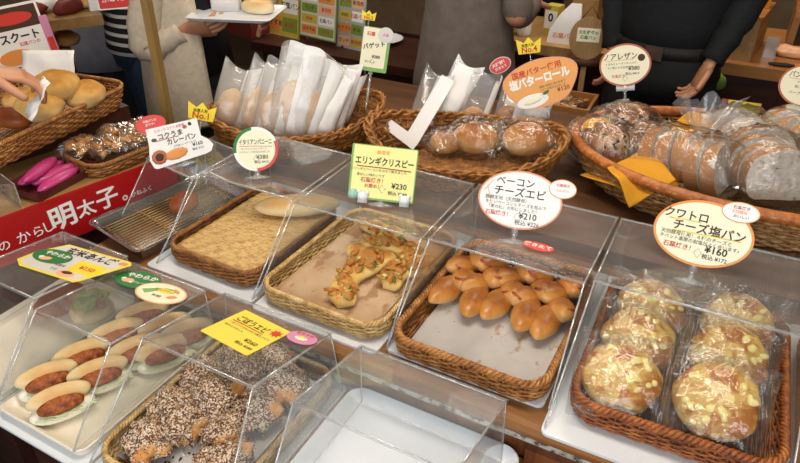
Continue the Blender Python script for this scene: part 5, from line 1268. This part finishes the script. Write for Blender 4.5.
# packets standing before the counter, behind the cane basket
M['pack_red'] = plain('red_snack_packet', '#9a2a30', .35, var=.1, scale=60); M['pack_yellow'] = plain('yellow_snack_packet', '#e0d23a', .35, var=.06, scale=60)
t = thing('low_bench', 'low dark bench behind the stand carrying snack packets', 'bench', (.10, 2.14, 0)); MB().box(-.12, .5, -.1, .1, .70, .73).build('bench_top', M['wood_dark'], t, smooth=False); MB().box(-.10, .48, -.08, .08, 0, .70).build('bench_body', M['wood_dark'], t, smooth=False)
for i, (px, mk, lab) in enumerate([(729, 'pack_red', 'small red snack packet standing behind the cane basket'), (745, 'pack_yellow', 'yellow and white snack packet standing behind the cane basket')]):
    q = atY(px, 102, 2.12); t = thing('snack_packet', lab, 'packet', (q.x, 2.12, .73), .1, 'snack packets behind the basket'); w = .020 if i == 0 else .045
    b = MB(); b.loft([[(x, y, z) for x, y in rrect(w*s_, d_, .002)] for s_, d_, z in ((1, .002, 0), (1, .012, .012), (.95, .016, .06), (1, .012, .11), (1, .002, .125))]); b.build('packet_body', M[mk], t, angle=50)
    if i: b = MB(); b.prism(ell(.028, .030), -.019, -.015, T=Matrix.Translation((0, 0, .055)) @ Matrix.Rotation(-PI/2, 4, 'X') @ Matrix.Diagonal((1, 1, -1, 1))); b.build('white_label', M['card_white'], t, smooth=False)
p = atY(715, 78, 2.3); b = MB(); blob(b, .05, .02, .035, 4, .2, sub=3); o = b.build('green_pouch', M['poster_green']); 
t = None; o.location = (-.10, 2.452, .80); tag(o, 'small green pouch hanging at the counter front edge beside the person in black', 'pouch')
# middle counter with bread tray, bags and the hanging round sign
t = counter('wooden_counter', 'wooden counter in the middle behind the butter roll basket', -1.05, -.42, 2.52, 2.95, .82, 'wood_tan')
t = counter('wooden_counter', 'low wooden counter carrying the wooden box of wrapped cookies', -.66, -.40, 1.98, 2.24, .72, 'wood_light')
p = Vector((-.50, 2.06, .72)); t = thing('wooden_crate', 'light wooden crate holding wrapped cookies beside the person in black', 'box', p, .05)
for (x0, x1, y0, y1, nme) in ((-.095, .095, -.08, -.07, 'front_board'), (-.095, .095, .07, .08, 'back_board'), (-.095, -.085, -.07, .07, 'side_board'), (.085, .095, -.07, .07, 'side_board')): MB().box(x0, x1, y0, y1, 0, .075).build(nme, M['wood_light'], t, smooth=False)
MB().box(-.085, .085, -.07, .07, 0, .012).build('bottom_board', M['wood_light'], t, smooth=False)
t = thing('cookie_bag', 'clear bag of small chocolate dotted cookies in the wooden crate', 'bag', p+Vector((0, 0, .045))); b = MB(); rng = random.Random(2)
for q in range(14): b.lathe([(.014, 0), (.016, .003), (.012, .006)], 12, T=TR((rng.uniform(-.06, .06), rng.uniform(-.045, .045), rng.uniform(.0, .03)), rng.uniform(-.5, .5), rng.uniform(-.5, .5)))
b.build('cookies', M['rusk'], t); pouch(.15, .12, .06, 91).build('film_bag', M['film'], t)
def px_item(px, py, Y): return atY(px, py, Y)
MC = .82
def on_mid(px, Y): q = atY(px, 40, Y); return Vector((q.x, Y, MC))
q = on_mid(563, 2.60); t = thing('paper_carrier_bag', 'white folded paper bag with faint orange print on the middle counter', 'bag', q, .1)
b = MB(); b.loft([[(x+dx, y, z) for x, y in rrect(w, d, .004)] for w, d, z, dx in ((.060, .03, 0, 0), (.058, .028, .05, .004), (.040, .015, .11, .020), (.020, .004, .15, .035))]); b.build('bag_body', M['bag_paper'], t, angle=40)
b = MB(); put_text(b, '石窯パン', .022, .005, .030, 0, .02, T=Matrix.Translation((0, -.0305, 0)) @ Matrix.Rotation(PI/2, 4, 'X')); b.build('orange_print', M['rim_orange'], t, smooth=False)
q = on_mid(551, 2.68); t = thing('drink_carton', 'small yellow and white drink carton on the middle counter', 'carton', q, -.2); b = MB(); b.box(-.030, .030, -.025, .025, 0, .12); b.build('carton_body', M['poster_yellow'], t, smooth=False); b = MB(); b.box(-.026, .026, -.0265, -.025, .03, .10); b.build('white_panel', M['card_white'], t, smooth=False); b = MB(); put_text(b, '0', .045, 0, .072, 0, .03, T=Matrix.Translation((0, -.0268, 0)) @ Matrix.Rotation(PI/2, 4, 'X')); b.build('numeral', M['black'], t, smooth=False)
q = on_mid(523, 2.62); t = thing('cup_stack', 'tall stack of white paper cups on the middle counter', 'cups', q); b = MB(); b.lathe([(.026, 0)]+[(.028+.003*(k % 2), .014*k+.01) for k in range(13)]+[(.024, .185)], 20); b.build('stacked_cups', M['bag_paper'], t)
q = on_mid(505, 2.60); t = thing('snack_bag', 'clear bag of orange crackers beside the paper cups', 'bag', q+Vector((0, 0, .045))); b = MB(); rng = random.Random(4)
for k in range(14): blob(b, .016, .012, .006, k, .2, sub=2, T=TR((rng.uniform(-.03, .03), rng.uniform(-.02, .02), rng.uniform(-.03, .03)), rng.random(), rng.random()))
b.build('crackers', M['card_orange'], t); pouch(.095, .08, .075, 93).build('film_bag', M['film'], t)
q = on_mid(587, 2.70); t = thing('wooden_box', 'tan wooden box under the second orange banner on the middle counter', 'box', Vector((q.x, q.y, MC)), 0); MB().box(-.065, .035, -.05, .05, 0, .16).build('box_body', M['wood_tan'], t, smooth=False)
b = MB(); b.box(-.05, .035, -.01, .01, 0, .24); o = b.build('orange_banner', M['orange_cloth'], smooth=False); o.location = (q.x-.005, q.y, MC+.161); tag(o, 'orange cloth banner on the tan box behind the round wooden plaque', 'banner', 'orange cloth banners')
q = atY(588, 38, 2.42); t = sign('round wooden plaque with a small white lettered card hung by a cord', sign_matrix(q, .4), [('plaque', ell(.066, .075), 'wood_tan', 0, .012), ('label_card', rbox(.040, .024, .002, 0, .012), 'card_cream', .012, .014)], [('天然酵母の', .014, 0, .020, 'deep_green', .02, 0, 1, .0145), ('石窯パン', .014, 0, .003, 'deep_green', .02, 0, 1, .0145)], name='hanging_plaque')
b = MB(); b.tube([(-.03, .066, .006), (0, .11, .0), (.03, .066, .006)], .002, 6); b.box(-.05, .05, -.10, -.075, -.03, .016); b.build('cord', M['brown_ink'], t)
b = MB(); b.box(-.010, .010, -.40, -.07, -.012, -.002); b.build('support_leg', M['wood_tan'], t, smooth=False)
# menus and posters behind the baguettes
t = counter('wooden_counter', 'dark red wooden counter behind the baguette basket', -2.05, -1.18, 2.34, 2.75, .70, 'wood_dark')
def poster(label, px0, py0, px1, py1, Y, face, rows, seed, tilt=.15, edge='poster_green'):
    a, c = atY(px0, py1, Y), atY(px1, py0, Y); w, h = abs(c.x-a.x)/2, (c.z-a.z)/2
    mw = Matrix.Translation(((a.x+c.x)/2, Y, (a.z+c.z)/2)) @ Matrix.Rotation(-.15, 4, 'Z') @ Matrix.Rotation(PI/2-tilt, 4, 'X')
    rng = random.Random(seed); L_ = [('card', rbox(w, h, .004), edge, 0, .003), ('face', rbox(w*.94, h*.95, .003), face, .003, .0036)]
    tx = []; cols = ['poster_yellow', 'card_white', 'rim_orange', 'poster_green', 'peach']
    for r in range(rows):
        for c_ in range(2):
            L_.append(('panel', rbox(w*.42, h*.80/rows*.85, .002, (c_*2-1)*w*.46, h*(.86-1.75*(r+.5)/rows)), cols[(r*2+c_+seed) % 5], .0036, .0040))
            tx.append((('石窯パン', 'おすすめ', '¥150', 'ランチ', '新発売', '¥280')[(r*2+c_+seed) % 6], min(w*.26, h*.9/rows*.8), (c_*2-1)*w*.46, h*(.86-1.75*(r+.5)/rows), 'brown_ink' if (r+c_) % 2 else 'red_ink', .015, 0, 1, .0043))
    t = sign(label, mw, L_, tx, name='menu_board', cat='menu', group='menu boards behind the baguettes')
    b = MB(); b.tube([(0, -h*.9, -.002), (0, -h+.015-max(0, (a.z-.70)), -.16)], .008, 8); b.tube([(-w*.5, -h*.98, -.002), (-w*.5, -h+.015-max(0, (a.z-.70)), .01)], .006, 6); b.build('easel_leg', M['wood_dark'], t)
    return t
poster('yellow and green menu board with small pictures, tallest behind the baguettes', 300, -8, 338, 35, 2.45, 'poster_paper', 4, 1)
poster('grey menu board beside the green bordered card', 338, -6, 366, 48, 2.48, 'poster_blue', 4, 3, edge='poster_blue')
poster('brownish menu board with picture cards beside the red boxes', 266, -6, 300, 50, 2.50, 'poster_yellow', 3, 5, edge='wood_tan')
q = atY(245, 36, 2.45); t = thing('gift_box', 'dark red printed box beside the menu boards', 'box', (q.x, 2.45, .70), -.1); MB().box(-.11, .11, -.06, .06, 0, .17).build('box_body', M['dark_red'], t, smooth=False); b = MB(); put_text(b, '石窯パン', .05, 0, .10, 0, .02, T=Matrix.Translation((0, -.061, 0)) @ Matrix.Rotation(PI/2, 4, 'X')); b.build('lettering', M['rim_orange'], t, smooth=False)
q = atY(383, 40, 2.62); t = thing('plate_stack', 'white plate on the dark red counter beside the taupe coat', 'plate', (q.x, 2.62, .70)); b = MB(); b.lathe([(.04, 0), (.09, .018), (.095, .022), (.085, .02), (.04, .006)], 28); b.build('plate_body', M['white_tray'], t)
# bread rack at the back corner
c0, c1 = at(26, 24, .99), at(90, 16, .99); d = (c1-c0); rz_ = math.atan2(d.y, d.x); Lk = d.length
t = thing('bread_rack', 'wooden bread rack with two shelves behind the customers', 'rack', (c0.x, c0.y, 0), rz_)
MB().box(0, Lk+.04, 0, .22, .955, .99).build('shelf_board', M['wood_tan'], t, smooth=False); MB().box(0, Lk*.62, .03, .22, .84, .865).build('shelf_board', M['wood_tan'], t, smooth=False)
for x, y in ((.01, .02), (Lk*.5, .17), (.01, .17)): MB().box(x, x+.03, y, y+.03, 0, .955).build('rack_post', M['wood_dark'], t, smooth=False)
def on_rack(u, v, z): return Vector((c0.x, c0.y, 0))+Vector((u*math.cos(rz_)-v*math.sin(rz_), u*math.sin(rz_)+v*math.cos(rz_), z))
for i, (u, v, lab, mk) in enumerate([(.03, .08, 'red wrapped sandwich at the near end of the back rack', 'dark_red'), (.09, .15, 'white wrapped sandwich leaning on the back rack', 'bag_paper'), (.15, .08, 'red and white wrapped roll on the back rack', 'dark_red')]):
    b = MB(); blob(b, .06, .03, .03, i+5, .2, sub=3, flat=-.8); o = b.build('wrapped_sandwich', M[mk]); o.location = on_rack(u, v, 1.013); o.rotation_euler = (0, 0, rz_+.6); tag(o, lab, 'sandwich', 'wrapped sandwiches on the back rack')
for i, (u, v, z, lab) in enumerate([(.20, .14, .99, 'golden bread on the upper shelf of the back rack, beside white paper'), (.05, .12, .865, 'orange bread on the lower shelf of the back rack'), (.12, .14, .865, 'pale bread on the lower shelf of the back rack')]):
    b = MB(); blob(b, .05, .045, .03, i+15, .1, sub=3, flat=-.8); o = b.build('back_rack_bread', M['roll_crust'], attr='bake'); o.location = on_rack(u, v, z+.027); tag(o, lab, 'bread', 'breads on the back rack')
q = on_rack(.245, .10, .99); t = thing('white_paper_bag', 'white paper bag standing on the back rack', 'bag', q, rz_); b = MB(); b.loft([[(x, y, z) for x, y in rrect(.03, d_, .003)] for d_, z in ((.03, 0), (.028, .08), (.004, .14))]); b.build('bag_body', M['bag_paper'], t, angle=40)
# red tag hanging above the striped sweater
q = atY(116, -2, 1.40); t = sign('small red tag with white edge hanging from the post', sign_matrix(q, .0, .0), [('card', rbox(.055, .032, .002), 'card_white', 0, .0015), ('face', rbox(.051, .028, .002), 'sticker_red', .0015, .002)], [('焼きたて', .022, 0, 0, 'white_ink', .03, 0, 1, .0024)], name='hanging_tag')
b = MB(); b.tube([(.05, .03, 0), (.045, .6, 0), (.045, 2.69-q.z, .0)], .0015, 5); b.build('string', M['black'], t)
